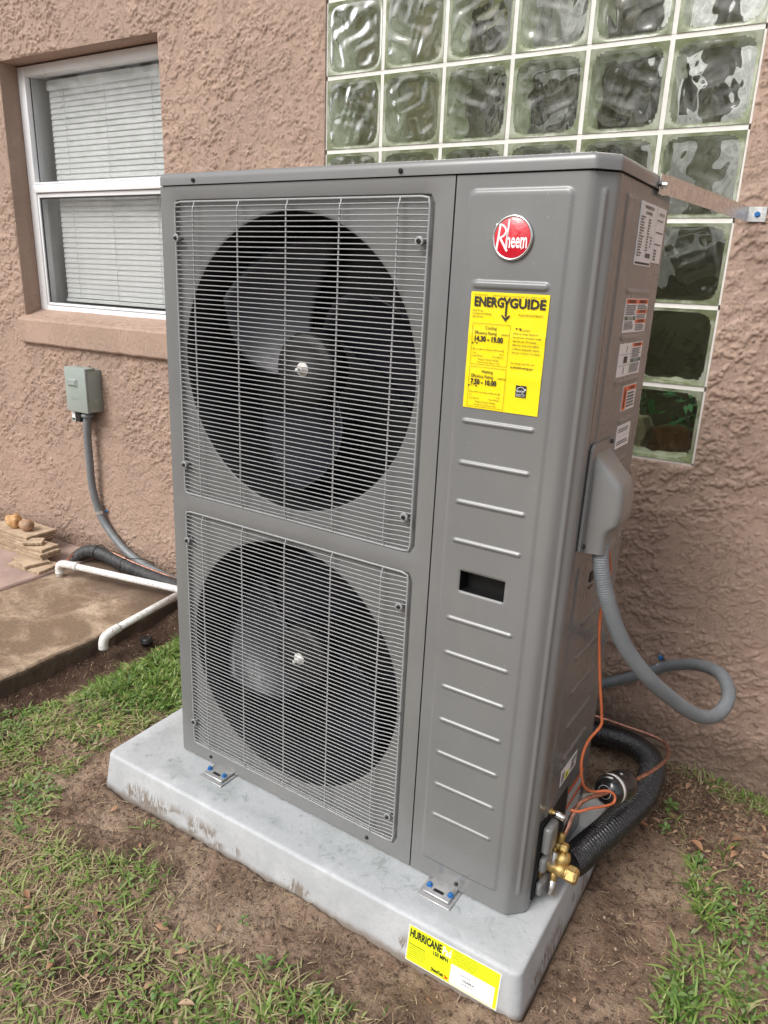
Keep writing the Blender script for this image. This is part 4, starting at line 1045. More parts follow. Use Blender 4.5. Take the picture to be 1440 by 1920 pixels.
cs = bpy.data.meshes.new
for y, z in ((.1605, .9820), (.0710, .8020)):
    o = bpy.data.objects.new('screw', scrm); COL.objects.link(o); o.parent = cf; o.location = (UW + .006, y, z); o.rotation_euler = (0, 0, PI / 2)
up('side_hole_shade', MB().box(UW - .001, UW + .0042, .1560, .1760, .6900, .7230), M['dark_inside'], label='small dark block standing for the opening behind the conduit')  # solid block, its dark colour stands for the shade in a hole

# black plate standing for the shade of a recess, and service valves
vp = up('recess_shade_plate', MB().box(UW - .001, UW + .0035, .0560, .2080, .0120, .2050), M['dark_inside'], label='black plate in place of the shaded recess behind the service valves')
for z0, z1, d in ((.1300, .1950, .024), (.0820, .1180, .020), (.0230, .0560, .018)):
    part('moulded_block', MB().box(UW + .0038, UW + d, .0600, .1080, z0, z1), M['unit'], vp, local=True, bevel=.008, seg=3)
def valve(name, zc, yc, s, label, cap_dz, x_out):
    ax = (1, 0, 0); x = UW + .004
    v = up(name, MB().lathe((x, yc, zc), ax, [(0, .013 * s), (.004, .013 * s), (.006, .0085 * s), (x_out * .45, .0085 * s), (x_out * .55, .0092 * s), (x_out, .0092 * s)], 24), M['brass'], label=label)
    part('hex_cap', MB().lathe((x + x_out, yc, zc), ax, [(0, .0118 * s), (.0100 * s, .0118 * s), (.0135 * s, .0095 * s)], 6, hexa=True), M['brass'], v, local=True)
    part('hex_flange', MB().lathe((x + x_out - .004 * s, yc, zc), ax, [(0, .0100 * s), (.004 * s, .0100 * s)], 24), M['brass'], v, local=True)
    # stub toward the camera side and down, with its satin cap
    px_ = x + x_out * .42; d = Vector((.12, -.55, -1)).normalized(); o_ = Vector((px_, yc, zc))
    part('port', MB().tube([o_, o_ + d * .020 * s], .0042 * s + .001, 12), M['brass'], v, local=True)
    part('port_cap', MB().lathe(o_ + d * cap_dz, d, [(0, .0080), (.002, .0086), (.026, .0086), (.0285, .0074), (.0285, .0026), (.026, .0022)], 20), M['silver'], v, local=True)
    part('flange_plate', MB().box(UW + .0036, UW + .0060, yc - .022 * s, yc + .022 * s, zc - .018 * s, zc + .018 * s), M['brass'], v, local=True, bevel=.001)
    return v
lv = valve('liquid_valve', .1120, .1300, .95, 'smaller upper brass service valve', .016, .026)
sv = valve('suction_valve', .0690, .1120, 1.55, 'larger lower brass service valve', .026, .050)
part('pipe_socket', MB().lathe((UW + .022, .130, .118), Vector((.12, .45, 1)), [(0, .0085), (.020, .0085), (.022, .0075)], 20), M['brass'], lv, local=True)
part('pipe_socket', MB().lathe((UW + .030, .116, .074), Vector((.25, 1, .65)), [(0, .0165), (.022, .0175), (.028, .0150), (.034, .0100)], 24), M['brass'], sv, local=True)
pv = up('charge_port', MB().lathe((UW + .003, .1000, .2100), (1, 0, 0), [(0, .007), (.004, .007), (.005, .0045), (.014, .0045)], 6, hexa=True), M['brass'], label='small brass charging port')
part('port_cap', MB().lathe((UW + .014, .1000, .2095), (1, -.05, -.12), [(0, .0068), (.002, .0072), (.020, .0072), (.022, .006)], 20), M['chrome'], pv, local=True)
up('red_tag', MB().obox((UW + .016, .118, .158), (1, 0, 0), (0, 1, .3), (0, -.3, 1), .0012, .004, .011), M['red'])

# feet
def foot(x0, x1, front, sx):
    y0, y1 = (-.056, .010) if front else (UD - .01, UD + .05)
    f = up('mounting_foot', MB().box(x0, x1, y0, y1, -.0050, -.0020), M['foot'], bevel=.0015)
    part('raised_tongue', MB().box(x0 + .008, x1 - .008, y0 + .010, y1, -.0018, .0040), M['foot'], f, local=True, bevel=.003)
    part('slot_shade', MB().box((x0 + x1) / 2 - .012, (x0 + x1) / 2 + .012, (y0 + y1) / 2 - .012, (y0 + y1) / 2 - .004, .0036, .0044), M['dark_inside'], f, local=True, bevel=.003)  # dark block in place of the shade inside a slot
    for x in sx:
        part('hex_screw', MB().lathe((x, -.026 if front else UD + .03, .0042), (0, 0, 1), [(0, .0070), (.0012, .0070), (.0013, .0048), (.0062, .0046), (.0068, .003)], 12, smooth=False), M['blue'], f, local=True)
foot(.1170, .1960, True, (.1270, .1780)); foot(.7750, .8550, True, (.7900, .8410)); foot(.1170, .1960, False, (.127, .178)); foot(.7750, .8550, False, (.79, .841))
Print.run()

# ------------------------------------------------------------------ pipes, cables and straps
def ribbed(path, r, pitch, amp, n=16, sub=10):
    P = [np.array(p) for p in spline(path, sub)]; d = np.concatenate([[0], np.cumsum([np.linalg.norm(b - a) for a, b in zip(P, P[1:])])])
    m_ = int(d[-1] / (pitch / 4)); s = np.linspace(0, d[-1], m_); Q = np.stack([np.interp(s, d, [p[k] for p in P]) for k in range(3)], 1)
    R_ = [r + amp * math.sin(2 * PI * x / pitch) for x in s]
    return MB().tube([tuple(q) for q in Q], R_, n)
c1p = [(1.194, -.766, .918), (1.200, -.770, .862), (1.220, -.760, .789), (1.251, -.730, .702), (1.298, -.680, .619), (1.344, -.600, .541), (1.387, -.520, .479),
       (1.418, -.450, .456), (1.429, -.380, .471), (1.399, -.280, .468), (1.335, -.150, .412), (1.275, -.070, .355), (1.226, -.030, .310), (1.147, -.026, .251), (1.066, -.026, .200), (.966, -.026, .140), (.80, -.03, .09)]
solo('flexible_conduit', ribbed(c1p, .0148, .0046, .0006), M['conduit'], 'fat grey ribbed conduit looping from the wiring cover to the wall', 'conduit', (1.2, -.5, .1))
ct = thing('conduit_strap', 'zinc strap with a blue screw holding the looped conduit to the wall', 'strap', (1.228, 0, .31))
def strap_mesh(c, ax, r, w_):
    """half ring hugging a conduit that lies on the wall, axis ax in the wall plane"""
    c = Vector(c); ax = Vector(ax).normalized(); nn = Vector((0, -1, 0)); sd_ = ax.cross(nn).normalized(); mb = MB(); g = []
    for k in range(15):
        a = -PI * .55 + PI * 1.1 * k / 14; d = sd_ * math.sin(a) + nn * math.cos(a); g.append([tuple(c + d * (r + .001 + e) + ax * u) for u, e in ((-w_, 0), (-w_, .0015), (w_, .0015), (w_, 0))])
    mb.grid(g, smooth=False); return mb, c, ax, nn, sd_
def strap_parts(root, c, ax, r, w_):
    mb, c, ax, nn, sd_ = strap_mesh(c, ax, r, w_); part('band', mb, M['zinc'], root)
    e = c + (-sd_ if (-sd_).z > 0 or (-sd_).x > .5 else sd_) * (r + .006); e.y = -.006
    part('ear', MB().obox(e, ax, nn, sd_, w_, .0012, .011), M['zinc'], root)
    part('screw', MB().lathe(e + nn * .001, nn, [(0, .0065), (.001, .0065), (.001, .0045), (.0055, .0043)], 10, smooth=False), M['blue'], root)
strap_parts(ct, (1.232, -.026, .314), (.84, 0, .54), .0148, .009)

# orange cable
oc = [(1.196, -.735, .905), (1.205, -.725, .852), (1.206, -.72, .821), (1.200, -.72, .746), (1.204, -.72, .690), (1.217, -.72, .600), (1.227, -.71, .525), (1.228, -.71, .498), (1.211, -.72, .463), (1.205, -.73, .426),
      (1.208, -.73, .388), (1.214, -.71, .344), (1.227, -.68, .318), (1.250, -.66, .317), (1.265, -.65, .306), (1.267, -.66, .294), (1.252, -.69, .298), (1.232, -.72, .304), (1.216, -.74, .303), (1.200, -.748, .305)]
solo('orange_cable', MB().tube(spline(oc, 8), .0030, 8), M['orange'], 'thin orange cable hanging from the wiring cover to the charging port', 'cable', (1.2, -.73, .3))

# copper liquid line and filter drier
cp1 = [(1.186, -.738, .214), (1.193, -.730, .236), (1.194, -.700, .255), (1.199, -.670, .266), (1.211, -.630, .262), (1.228, -.580, .246), (1.245, -.530, .236)]
cp2 = [(1.250, -.515, .232), (1.271, -.450, .218), (1.297, -.360, .202), (1.308, -.250, .169), (1.302, -.160, .141), (1.272, -.100, .128), (1.209, -.080, .121), (1.060, -.060, .110), (.870, -.045, .098), (.40, -.04, .085), (-.5, -.045, .088), (-.80, -.05, .10), (-.97, -.055, .112), (-1.14, -.06, .132), (-1.23, -.065, .132), (-1.29, -.09, .095), (-1.30, -.12, .055)]
cl = thing('copper_line', 'bare copper refrigerant line running over the black insulation', 'copper pipe', (1.2, -.4, .1))
part('copper_pipe', MB().tube(spline(cp1, 8), .0052, 10), M['copper'], cl)
part('copper_pipe', MB().tube(spline(cp2, 8), .0050, 10), M['copper'], cl)
fd = thing('filter_drier', 'round black filter drier with a white band on the copper line', 'filter', (1.245, -.53, .19))
A = Vector((1.226, -.560, .236)); B = Vector((1.257, -.452, .208)); dxx = (B - A); dl = dxx.length
part('canister', MB().lathe(A, dxx, [(0, .008), (.004, .022), (.010, .031), (.020, .036), (.026, .036), (.028, .034), (.060, .034), (.062, .036), (.090, .036), (dl - .004, .030), (dl, .010)], 32), simple('black_gloss_enamel', (.012, .012, .013), .14, 0, .1, 30, coat=.8), fd)
part('white_band', MB().lathe(A + dxx.normalized() * .0285, dxx, [(0, .0344), (0, .0349), (.011, .0349), (.011, .0344)], 32), M['white'], fd)
part('end_sticker', MB().lathe(A + dxx.normalized() * .001 + Vector((0, 0, .014)) * 0, dxx * -1, [(-.0015, .016), (-.001, .016), (-.001, .009)], 24), M['paper'], fd)

# black insulated line set, going behind the unit and surfacing again at the left
ls = [(1.196, -.700, .125), (1.207, -.655, .113), (1.220, -.600, .110), (1.247, -.500, .108), (1.277, -.350, .098), (1.280, -.250, .096), (1.266, -.170, .092), (1.222, -.105, .078), (1.154, -.068, .066), (1.073, -.060, .056), (.886, -.058, .045), (.5, -.055, .04), (0, -.055, .04), (-.494, -.058, .065)]
solo('insulated_line', ribbed(ls, .0325, .0105, .0030, 22, 12), M['tape'], 'thick black ribbed insulated pipe bending from the brass valves to the wall', 'insulated pipe', (1.2, -.4, .03))
ls2 = [(-.470, -.058, .066), (-.60, -.060, .068), (-.807, -.060, .074), (-.974, -.062, .085), (-1.080, -.063, .098), (-1.147, -.064, .108), (-1.215, -.070, .112), (-1.268, -.085, .098), (-1.298, -.110, .068), (-1.305, -.130, .030)]
solo('insulated_line', ribbed(ls2, .0300, .014, .0004, 20, 10), simple('black_foam', (.028, .028, .030), .55, 0, .2, 60, .002, 120, c2=(.05, .05, .05)), 'black foam covered pipe arching into the ground left of the unit', 'insulated pipe', (-.9, -.06, .05))
ls3 = [(-1.29, -.085, .105), (-1.31, -.12, .075), (-1.30, -.15, .062), (-1.27, -.17, .062)]
solo('orange_tie', MB().tube(spline([(-1.30, -.10, .105), (-1.285, -.155, .085), (-1.29, -.175, .062)], 6), .0025, 6), M['orange'], 'short orange wire end at the foot of the arching black pipe', 'wire', (-1.29, -.15, .06))

# left conduit
lc = [(-1.205, -.050, .765), (-1.207, -.050, .735), (-1.224, -.045, .640), (-1.229, -.042, .538), (-1.234, -.036, .401), (-1.205, -.026, .270), (-1.125, -.026, .186), (-1.020, -.028, .126), (-.870, -.030, .090), (-.708, -.030, .078), (-.463, -.030, .098), (0, -.03, .09)]
solo('flexible_conduit', MB().tube(spline(lc, 8), .0165, 14), M['conduit'], 'smooth grey conduit curving down from the green grey switch box', 'conduit', (-1.2, -.04, .08))
ct2 = thing('conduit_strap', 'zinc strap with a blue screw below the switch box', 'strap', (-1.21, 0, .28))
strap_parts(ct2, (-1.212, -.027, .287), (.25, 0, -.95), .0165, .007)
for i, (p, lab_) in enumerate((((-.93, .0, 0), 'black cable tie round the white drain pipe and the conduit'), ((-1.19, 0, 0), 'black cable tie on top of the arching black pipe'))):
    x = p[0]; mb = MB(); 
    if i == 0: ring = [(x - .035, -.135, .118), (x - .03, -.125, .150), (x - .01, -.07, .142), (x + .02, -.03, .128), (x + .03, -.008, .100), (x + .01, -.05, .045), (x - .02, -.11, .070), (x - .035, -.136, .095), (x - .035, -.135, .118)]
    else: ring = [(x, -.064 + .035 * math.cos(a), .110 + .036 * math.sin(a)) for a in np.linspace(0, 2 * PI, 20)]
    mb.tube(spline(ring, 4), .0018, 6); mb.obox(ring[0], (1, 0, 0), (0, 1, 0), (0, 0, 1), .004, .004, .003)
    solo('cable_tie', mb, M['black'], lab_, 'cable tie', (x, -.08, .1))

# switch box
bxr = thing('disconnect_box', 'grey green electrical switch box mounted on the stucco', 'electrical box', (-1.21, 0, .75))
bx0, bx1 = -1.286, -1.157
part('box_body', MB().box(bx0, bx1, -.074, -.002, .7500, .928), M['box'], bxr, bevel=.003)
part('box_lid', MB().box(bx0 - .003, bx1 + .003, -.084, -.0745, .7490, .9360).box(bx0 - .0029, bx1 + .0029, -.0744, -.030, .9285, .9359), M['box'], bxr, bevel=.002)
tab = MB(); cx, cz = -1.236, .872
tab.add([(cx - .031, -.0843, cz - .016), (cx + .031, -.0843, cz - .016), (cx + .031, -.0843, cz + .016), (cx - .031, -.0843, cz + .016), (cx - .024, -.093, cz - .008), (cx + .020, -.093, cz - .008), (cx + .020, -.093, cz + .012), (cx - .024, -.093, cz + .012)],
        [(0, 1, 5, 4), (1, 2, 6, 5), (2, 3, 7, 6), (3, 0, 4, 7), (4, 5, 6, 7)])
part('lid_handle', tab, M['box'], bxr)
kk = MB().lathe((bx1 + .0005, -.036, .790), (1, 0, 0), [(0, .014), (.0015, .014), (.002, .012)], 20)
part('knockout', kk, M['box'], bxr)
part('hub', MB().lathe((-1.2055, -.050, .749), (0, 0, -1), [(0, .022), (.010, .022), (.012, .026), (.022, .026), (.024, .019)], 20), M['conduit'], bxr)
text('EATON', (-1.252, -.0850, .800), (1, 0, 0), (0, 0, 1), .013, m=M['box'], parent=bxr, name='embossed_letters')
Print.jobs[-1] = (Print.jobs[-1][0], (-1.252 + 1.21, -.0850, .800 - .75), *Print.jobs[-1][2:])
Print.run()
sp_ = thing('surge_protector', 'small black box with a green and white sticker under the switch box', 'surge protector', (-1.265, -.03, .69))
part('case', MB().box(-1.290, -1.236, -.066, -.012, .700, .7485), M['black'], sp_, bevel=.004)
part('sticker', MB().box(-1.2855, -1.264, -.0675, -.0662, .703, .744), M['paper'], sp_)
part('green_field', MB().box(-1.284, -1.2655, -.0685, -.0677, .706, .716), M['green'], sp_)

# galvanised hurricane strap from the unit cap to the wall
hs_ = thing('tie_down_strap', 'bent galvanised metal strap from the unit top to the wall', 'metal strap', (1.2, -.3, 1.5))
UM = Matrix.LocRotScale(hp.location, hp.rotation_euler, None)
pA = UM @ Vector((UW + .0050, .255, UH + .008)); 
def stripe(pts, wdir, w_, th):
    mb = MB(); g = []
    for p, wd in zip(pts, wdir):
        p = Vector(p); wd = Vector(wd).normalized(); g.append((p, wd))
    for sgn in (0, 1):
        pass
    rows = []
    for i, (p, wd) in enumerate(g):
        t = (g[min(i + 1, len(g) - 1)][0] - g[max(i - 1, 0)][0]).normalized(); nn = t.cross(wd).normalized() * th / 2
        rows.append([p - wd * w_ - nn, p - wd * w_ * .12 - nn, p - nn * 3.0, p + wd * w_ * .12 - nn, p + wd * w_ - nn, p + wd * w_ + nn, p - wd * w_ + nn, p - wd * w_ - nn])
    mb.grid([[tuple(x) for x in r] for r in rows], smooth=False); mb.add([tuple(x) for x in rows[0][:7]], [tuple(range(7))]); mb.add([tuple(x) for x in rows[-1][:7]], [tuple(reversed(range(7)))])
    return mb
wallp = Vector((1.247, -.006, 1.520)); wend = Vector((1.286, -.006, 1.519))
pB = pA + Vector((.004, .030, .002))
path = [pA + Vector((0, -.012, .001)), pA + Vector((.001, .012, 0)), pB, pB.lerp(wallp, .33), pB.lerp(wallp, .66), wallp + Vector((-.004, -.010, 0)), wallp, wend]
part('strap_band', stripe(path, [(0, 0, 1)] * len(path), .0165, .0014), M['zinc'], hs_)
part('hex_bolt', MB().lathe(pA + Vector((.001, .004, 0)), (1, 0, 0), [(0, .008), (.0015, .008), (.0016, .0055), (.008, .0052), (.009, .003)], 12, smooth=False), M['chrome'], hs_)
part('wall_screw', MB().lathe(wallp + Vector((.020, -.001, -.001)), (0, -1, 0), [(0, .0068), (.0012, .0068), (.0013, .0046), (.006, .0044)], 12, smooth=False), M['blue'], hs_)

# white drain pipe
dp = thing('drain_pipe', 'white plastic drain pipe with two elbows lying over the slab', 'drain pipe', (-.9, -.2, .1))
J = Vector((-.585, -.125, .104))
a0 = Vector((-1.165, -.247, .118))
part('pipe', MB().tube([a0, J, Vector((-.20, -.045, .095))], .0140, 16), M['pvc'], dp)
part('elbow', MB().tube(spline([a0 + Vector((.040, .009, -.001)), a0, a0 + Vector((-.030, -.006, -.004)), a0 + Vector((-.043, -.010, -.020)), a0 + Vector((-.044, -.010, -.045))], 6), .0165, 16), M['pvc'], dp)
part('collar', MB().tube([a0 + Vector((.040, .009, -.001)), a0 + Vector((.054, .012, -.001))], .0178, 16).tube([a0 + Vector((-.044, -.010, -.040)), a0 + Vector((-.044, -.010, -.048))], .0178, 16), M['pvc'], dp)
part('pipe_end', MB().tube([a0 + Vector((-.044, -.010, -.040)), a0 + Vector((-.044, -.010, -.062))], .0140, 16), M['pvc'], dp)
e0 = Vector((-.586, -.500, .070))
part('tee', MB().tube([J + Vector((-.03, -.006, .0)), J + Vector((.03, .006, 0))], .0172, 16).tube([J, J + Vector((0, -.03, -.003))], .0172, 16), M['pvc'], dp)
part('pipe', MB().tube([J + Vector((0, -.01, 0)), e0 + Vector((0, .03, .004))], .0140, 16), M['pvc'], dp)
part('elbow', MB().tube(spline([e0 + Vector((0, .045, .005)), e0 + Vector((0, .012, .001)), e0 + Vector((0, -.016, -.008)), e0 + Vector((0, -.026, -.028)), e0 + Vector((0, -.027, -.050))], 6), .0172, 16, True), M['pvc'], dp)

# ------------------------------------------------------------------ tiles and stones
def tile_pile():
    specs = []   # x, y, z, rot, w, d, label
    z = .0690
    A_ = [(-1.660, -.150, 1), (-1.655, -.146, -1.5), (-1.640, -.150, 2), (-1.668, -.152, 0), (-1.650, -.148, -2), (-1.646, -.150, 1), (-1.640, -.146, 0)]
    names = ['lowest', 'second from the bottom', 'third from the bottom', 'middle', 'third from the top', 'second from the top', 'topmost']
    for (x, y, r), nm in zip(A_, names):
        specs.append((x + .01, y, z, r, .300, .155, 'tan floor tile %s in the taller rear stack' % nm)); z += .0137
    zt = z
    z = .0690
    B_ = [(-1.372, -.268, 6, .200, .120), (-1.398, -.262, -14, .150, .110), (-1.440, -.205, 4, .190, .100), (-1.432, -.200, -2, .180, .098), (-1.455, -.195, 5, .185, .096)]
    for (x, y, r, w_, d_), nm in zip(B_, ['lowest and widest', 'second from the bottom, turned', 'middle', 'second from the top', 'topmost whole']):
        specs.append((x, y, z, r, w_, d_, 'broken tan tile %s in the low front stack' % nm)); z += .0132
    specs.append((-1.455, -.205, z + .006, 38, .085, .050, 'small tilted tile chip on top of the low front stack'))
    for i, (x, y, z, r, w_, d_, lab_) in enumerate(specs):
        t = thing('floor_tile', lab_, 'tile', (x, y, z), (math.radians(rnd.uniform(-.6, .6) + (8 if i == len(specs) - 1 else 0)), math.radians(rnd.uniform(-.6, .6)), math.radians(r)), 'tan floor tiles stacked against the wall')
        n = 14; k = []
        def edge(a, b, m_):
            for q in range(m_): tt = q / m_; k.append((a[0] + (b[0] - a[0]) * tt + rnd.uniform(-.002, .002), a[1] + (b[1] - a[1]) * tt + rnd.uniform(-.002, .002)))
        c_ = [(-w_ / 2, -d_ / 2), (w_ / 2, -d_ / 2), (w_ / 2, d_ / 2), (-w_ / 2, d_ / 2)]
        for q in range(4): edge(c_[q], c_[(q + 1) % 4], n)
        m_ = len(k)
        part('tile_body', MB().add([(x_, y_, 0) for x_, y_ in k] + [(x_, y_, .0085) for x_, y_ in k], [tuple(reversed(range(m_)))] + [(q, (q + 1) % m_, (q + 1) % m_ + m_, q + m_) for q in range(m_)]), M['terracotta'], t, local=True)
        part('tile_face', MB().add([(x_ * .985, y_ * .985, .0085) for x_, y_ in k] + [(x_ * .97, y_ * .97, .0108) for x_, y_ in k], [tuple(range(m_, 2 * m_))] + [(q, (q + 1) % m_, (q + 1) % m_ + m_, q + m_) for q in range(m_)]), M['tile_glaze'], t, local=True)
    return zt
zt = tile_pile()
def rock(c, r, sx, sy, sz, seed, amp):
    g = []; n1, n2 = 22, 32
    for i in range(n1 + 1):
        th = PI * i / n1; row = []
        for j in range(n2 + 1):
            ph = 2 * PI * (j % n2) / n2; d = np.array([math.sin(th) * math.cos(ph), math.sin(th) * math.sin(ph), math.cos(th)])
            k = r * (1 + amp * (math.sin(2.3 * d[0] * 2 + seed) * math.cos(1.9 * d[1] * 2 - seed) + .6 * math.sin(3.7 * d[2] + 2.1 * d[0] * 2 + seed * 2)))
            row.append((c[0] + d[0] * k * sx, c[1] + d[1] * k * sy, c[2] + d[2] * k * sz))
        g.append(row)
    return MB().grid(g[::-1])
solo('stone', rock((-1.652, -.165, zt + .028), .037, 1.05, .9, .85, 1.3, .16), M['stone_a'], 'knobbly yellow tan stone on top of the tile stack', 'stone', (-1.652, -.165, zt))
solo('stone', rock((-1.568, -.160, zt + .024), .036, 1.05, .9, .74, 4.0, .04), M['stone_b'], 'smooth rounded brown stone on top of the tile stack', 'stone', (-1.568, -.160, zt))
# black sprinkler cap in the soil
kb = thing('sprinkler_cap', 'black ridged round plastic cap half buried in the soil', 'sprinkler', (-.545, -.365, .0))
part('cap_body', MB().lathe((-.545, -.365, -.02), (0, 0, 1), [(0, .021), (.018, .022), (.027, .019), (.030, .011), (.027, .008), (.027, .003)], 24), M['black'], kb)
part('rib', MB().tube([(-.545 + .0215 * math.cos(a), -.365 + .0215 * math.sin(a), -.006) for a in np.linspace(0, 2 * PI, 25)], .003, 6, caps=False), M['black'], kb)

# ------------------------------------------------------------------ vegetation and litter
PADP = Matrix.LocRotScale(Vector((.0016, -.9960, 0)), Euler((0, 0, PY)), None).inverted()
def free(x, y, mrg=.012):
    """not under the pad, slab or wall"""
    q = PADP @ Vector((x, y, 0))
    if -mrg < q.x < 1.219 + mrg and -mrg < q.y < .610 + mrg: return False
    return x > -.63 and y < -.004
def inpoly(x, y, poly):
    c = False; n = len(poly)
    for i in range(n):
        (x1, y1), (x2, y2) = poly[i], poly[i - 1]
        if (y1 > y) != (y2 > y) and x < (x2 - x1) * (y - y1) / (y2 - y1) + x1: c = not c
    return c
PG_LEFT = [(-.62, -1.05), (-.475, -.70), (-.47, -.24), (-.25, -.24), (-.06, -.50), (-.10, -.80), (-.14, -.95), (-.06, -1.08), (-.02, -1.17), (-.10, -1.30), (-.7, -1.4)]
PG_THIN = [(-.02, -1.16), (.12, -1.19), (.34, -1.25), (.13, -1.42), (.0, -1.7), (-.6, -1.5), (-.10, -1.28)]
PG_LUSH = [(-.47, -.70), (-.45, -.28), (-.25, -.26), (-.09, -.50), (-.12, -.66), (-.30, -.72)]
PG_BOT = [(.13, -1.38), (.34, -1.255), (.48, -1.225), (.66, -1.215), (.82, -1.175), (1.0, -1.15), (1.05, -1.7), (.0, -1.7)]
PG_MID = [(.08, -1.20), (.45, -1.11), (.48, -1.22), (.34, -1.26), (.12, -1.36)]
PG_RIGHT = [(1.405, -.36), (1.43, -.34), (1.475, -.46), (1.52, -.60), (1.60, -.76), (1.60, -1.0), (1.43, -.90), (1.430, -.71), (1.455, -.59), (1.425, -.47)]
PG_RSPARSE = [(1.48, -.44), (1.60, -.40), (1.66, -.74), (1.60, -.76), (1.52, -.60)]
PG_WALL = [(1.26, -.01), (1.60, -.02), (1.60, -.10), (1.40, -.085)]
def scatter(poly, n):
    xs = [p[0] for p in poly]; ys = [p[1] for p in poly]; out = []; k = 0
    while len(out) < n and k < n * 30:
        k += 1; x, y = rnd.uniform(min(xs), max(xs)), rnd.uniform(min(ys), max(ys))
        if inpoly(x, y, poly) and free(x, y): out.append((x, y))
    return out
def gh(x, y): return float(gheight(np.array(x), np.array(y)))
GB = MB(); WB = MB(); SB = MB(); CB = MB()
def blade(mb, x, y, l, wd, ang, lean, tint, z=None, segs=4, droop=1.0):
    z0 = (gh(x, y) if z is None else z) - .003; d = (math.cos(ang), math.sin(ang)); s = (-d[1], d[0]); vs = []; px_, pz = 0.0, 0.0; a = lean
    tw = rnd.uniform(-.5, .5)
    for i in range(segs + 1):
        t = i / segs; ww = wd * (1 - t ** 2.2) * .5 + .0002
        cs_, sn_ = math.cos(tw * t), math.sin(tw * t)
        for sg in (-1, 1): vs.append((x + d[0] * px_ + s[0] * ww * sg * cs_, y + d[1] * px_ + s[1] * ww * sg * cs_, max(z0 + pz + ww * sg * sn_, z0 + .001 + (.003 if i else 0))))
        st = l / segs; px_ += st * math.sin(a); pz += st * math.cos(a); a = min(a + droop * rnd.uniform(.15, .45), 1.75)
    mb.add(vs, [(2 * i, 2 * i + 1, 2 * i + 3, 2 * i + 2) for i in range(segs)], True, tint)
def tuft(x, y, n, l0, l1, wd, spread=.02, tint=(.1, .8)):
    tb = rnd.uniform(*tint)
    for _ in range(n):
        r = abs(rnd.gauss(0, spread)); a = rnd.uniform(0, 2 * PI); xx, yy = x + r * math.cos(a), y + r * math.sin(a)
        if not free(xx, yy, .02): continue
        blade(GB, xx, yy, rnd.uniform(l0, l1), wd * rnd.uniform(.6, 1.25), a + rnd.uniform(-.9, .9), rnd.uniform(.15, 1.25), min(1, max(0, tb + rnd.uniform(-.25, .25))))
def cl_(x, y, s, o=0): return float(vnoise(np.array(x), np.array(y), s, 50 + o))
for x, y in scatter(PG_LEFT, 700):
    if cl_(x, y, 11) > .46: tuft(x, y, 5, .012, .040, .0044, .016, (.1, .9))
for x, y in scatter(PG_LUSH, 420): tuft(x, y, 7, .022, .060, .0058, .014, (.1, .65))
for x, y in scatter(PG_THIN, 130):
    if cl_(x, y, 9) > .5: tuft(x, y, 4, .015, .045, .0034, .02, (.5, 1))
for x, y in scatter(PG_RSPARSE, 16): tuft(x, y, 4, .02, .05, .0034, .012, (.2, .8))
for x, y in scatter(PG_BOT, 620):
    if cl_(x, y, 8) * .6 + cl_(x, y, 21, 7) * .4 > .57: tuft(x, y, 5, .018, .060, .0044, .018, (.15, 1.0))
for x, y in scatter(PG_MID, 90):
    if cl_(x, y, 12) > .5: tuft(x, y, 4, .015, .045, .0032, .016)
for x, y in scatter(PG_RIGHT, 150):
    if cl_(x, y, 13) > .36: tuft(x, y, 4, .020, .070, .0052, .015, (.1, .8))
for x, y in scatter(PG_WALL, 70): tuft(x, y, 4, .02, .05, .003, .012, (.5, 1))
for c in ((.235, -1.05), (.30, -1.12), (1.49, -.30), (1.50, -.36), (1.40, -.30), (-.40, -.20), (1.36, -.25)): tuft(c[0], c[1], 8, .02, .05, .0036, .010)
# cut clippings lying flat
for poly, n in ((PG_LEFT, 4600), (PG_BOT, 2300), (PG_THIN, 480), (PG_RSPARSE, 60), (PG_LUSH, 600), (PG_MID, 260), (PG_RIGHT, 260), (PG_WALL, 120)):
    for x, y in scatter(poly, n):
        if cl_(x, y, 16, 12) < .42: continue
        blade(GB, x, y, rnd.uniform(.012, .042), rnd.uniform(.0025, .0062), rnd.uniform(0, 2 * PI), rnd.uniform(1.2, 1.55), rnd.uniform(.25, 1.0), segs=2, droop=.3, z=gh(x, y) + rnd.uniform(.0, .012))
VIEW = [(-.62, -1.0), (-.62, -.02), (1.65, -.02), (1.70, -.95), (1.0, -1.35), (.3, -1.7)]
def dry(n, poly, l0, l1, wd, tint):
    for x, y in scatter(poly, n):
        blade(SB, x, y, rnd.uniform(l0, l1), wd * rnd.uniform(.5, 1.3), rnd.uniform(0, 2 * PI), rnd.uniform(1.35, 1.6), rnd.uniform(*tint), segs=3, droop=.15, z=gh(x, y) + rnd.uniform(.002, .006))
dry(4200, VIEW, .005, .030, .0014, (.0, 1)); dry(2400, PG_THIN, .010, .06, .0016, (.2, 1)); dry(3000, PG_BOT, .012, .055, .0016, (.3, 1)); dry(1800, PG_LEFT, .012, .045, .0016, (.3, 1)); dry(260, PG_MID, .012, .06, .0015, (.3, 1))
PG_RLIT = [(1.25, -.02), (1.62, -.03), (1.66, -.62), (1.50, -.55), (1.40, -.36), (1.25, -.33), (1.22, -.18)]
dry(800, PG_RLIT, .010, .045, .0018, (.1, .9)); dry(260, [(-.1, -.36), (1.2, -.36), (1.2, -.02), (-.1, -.02)], .02, .05, .0015, (.1, .8))
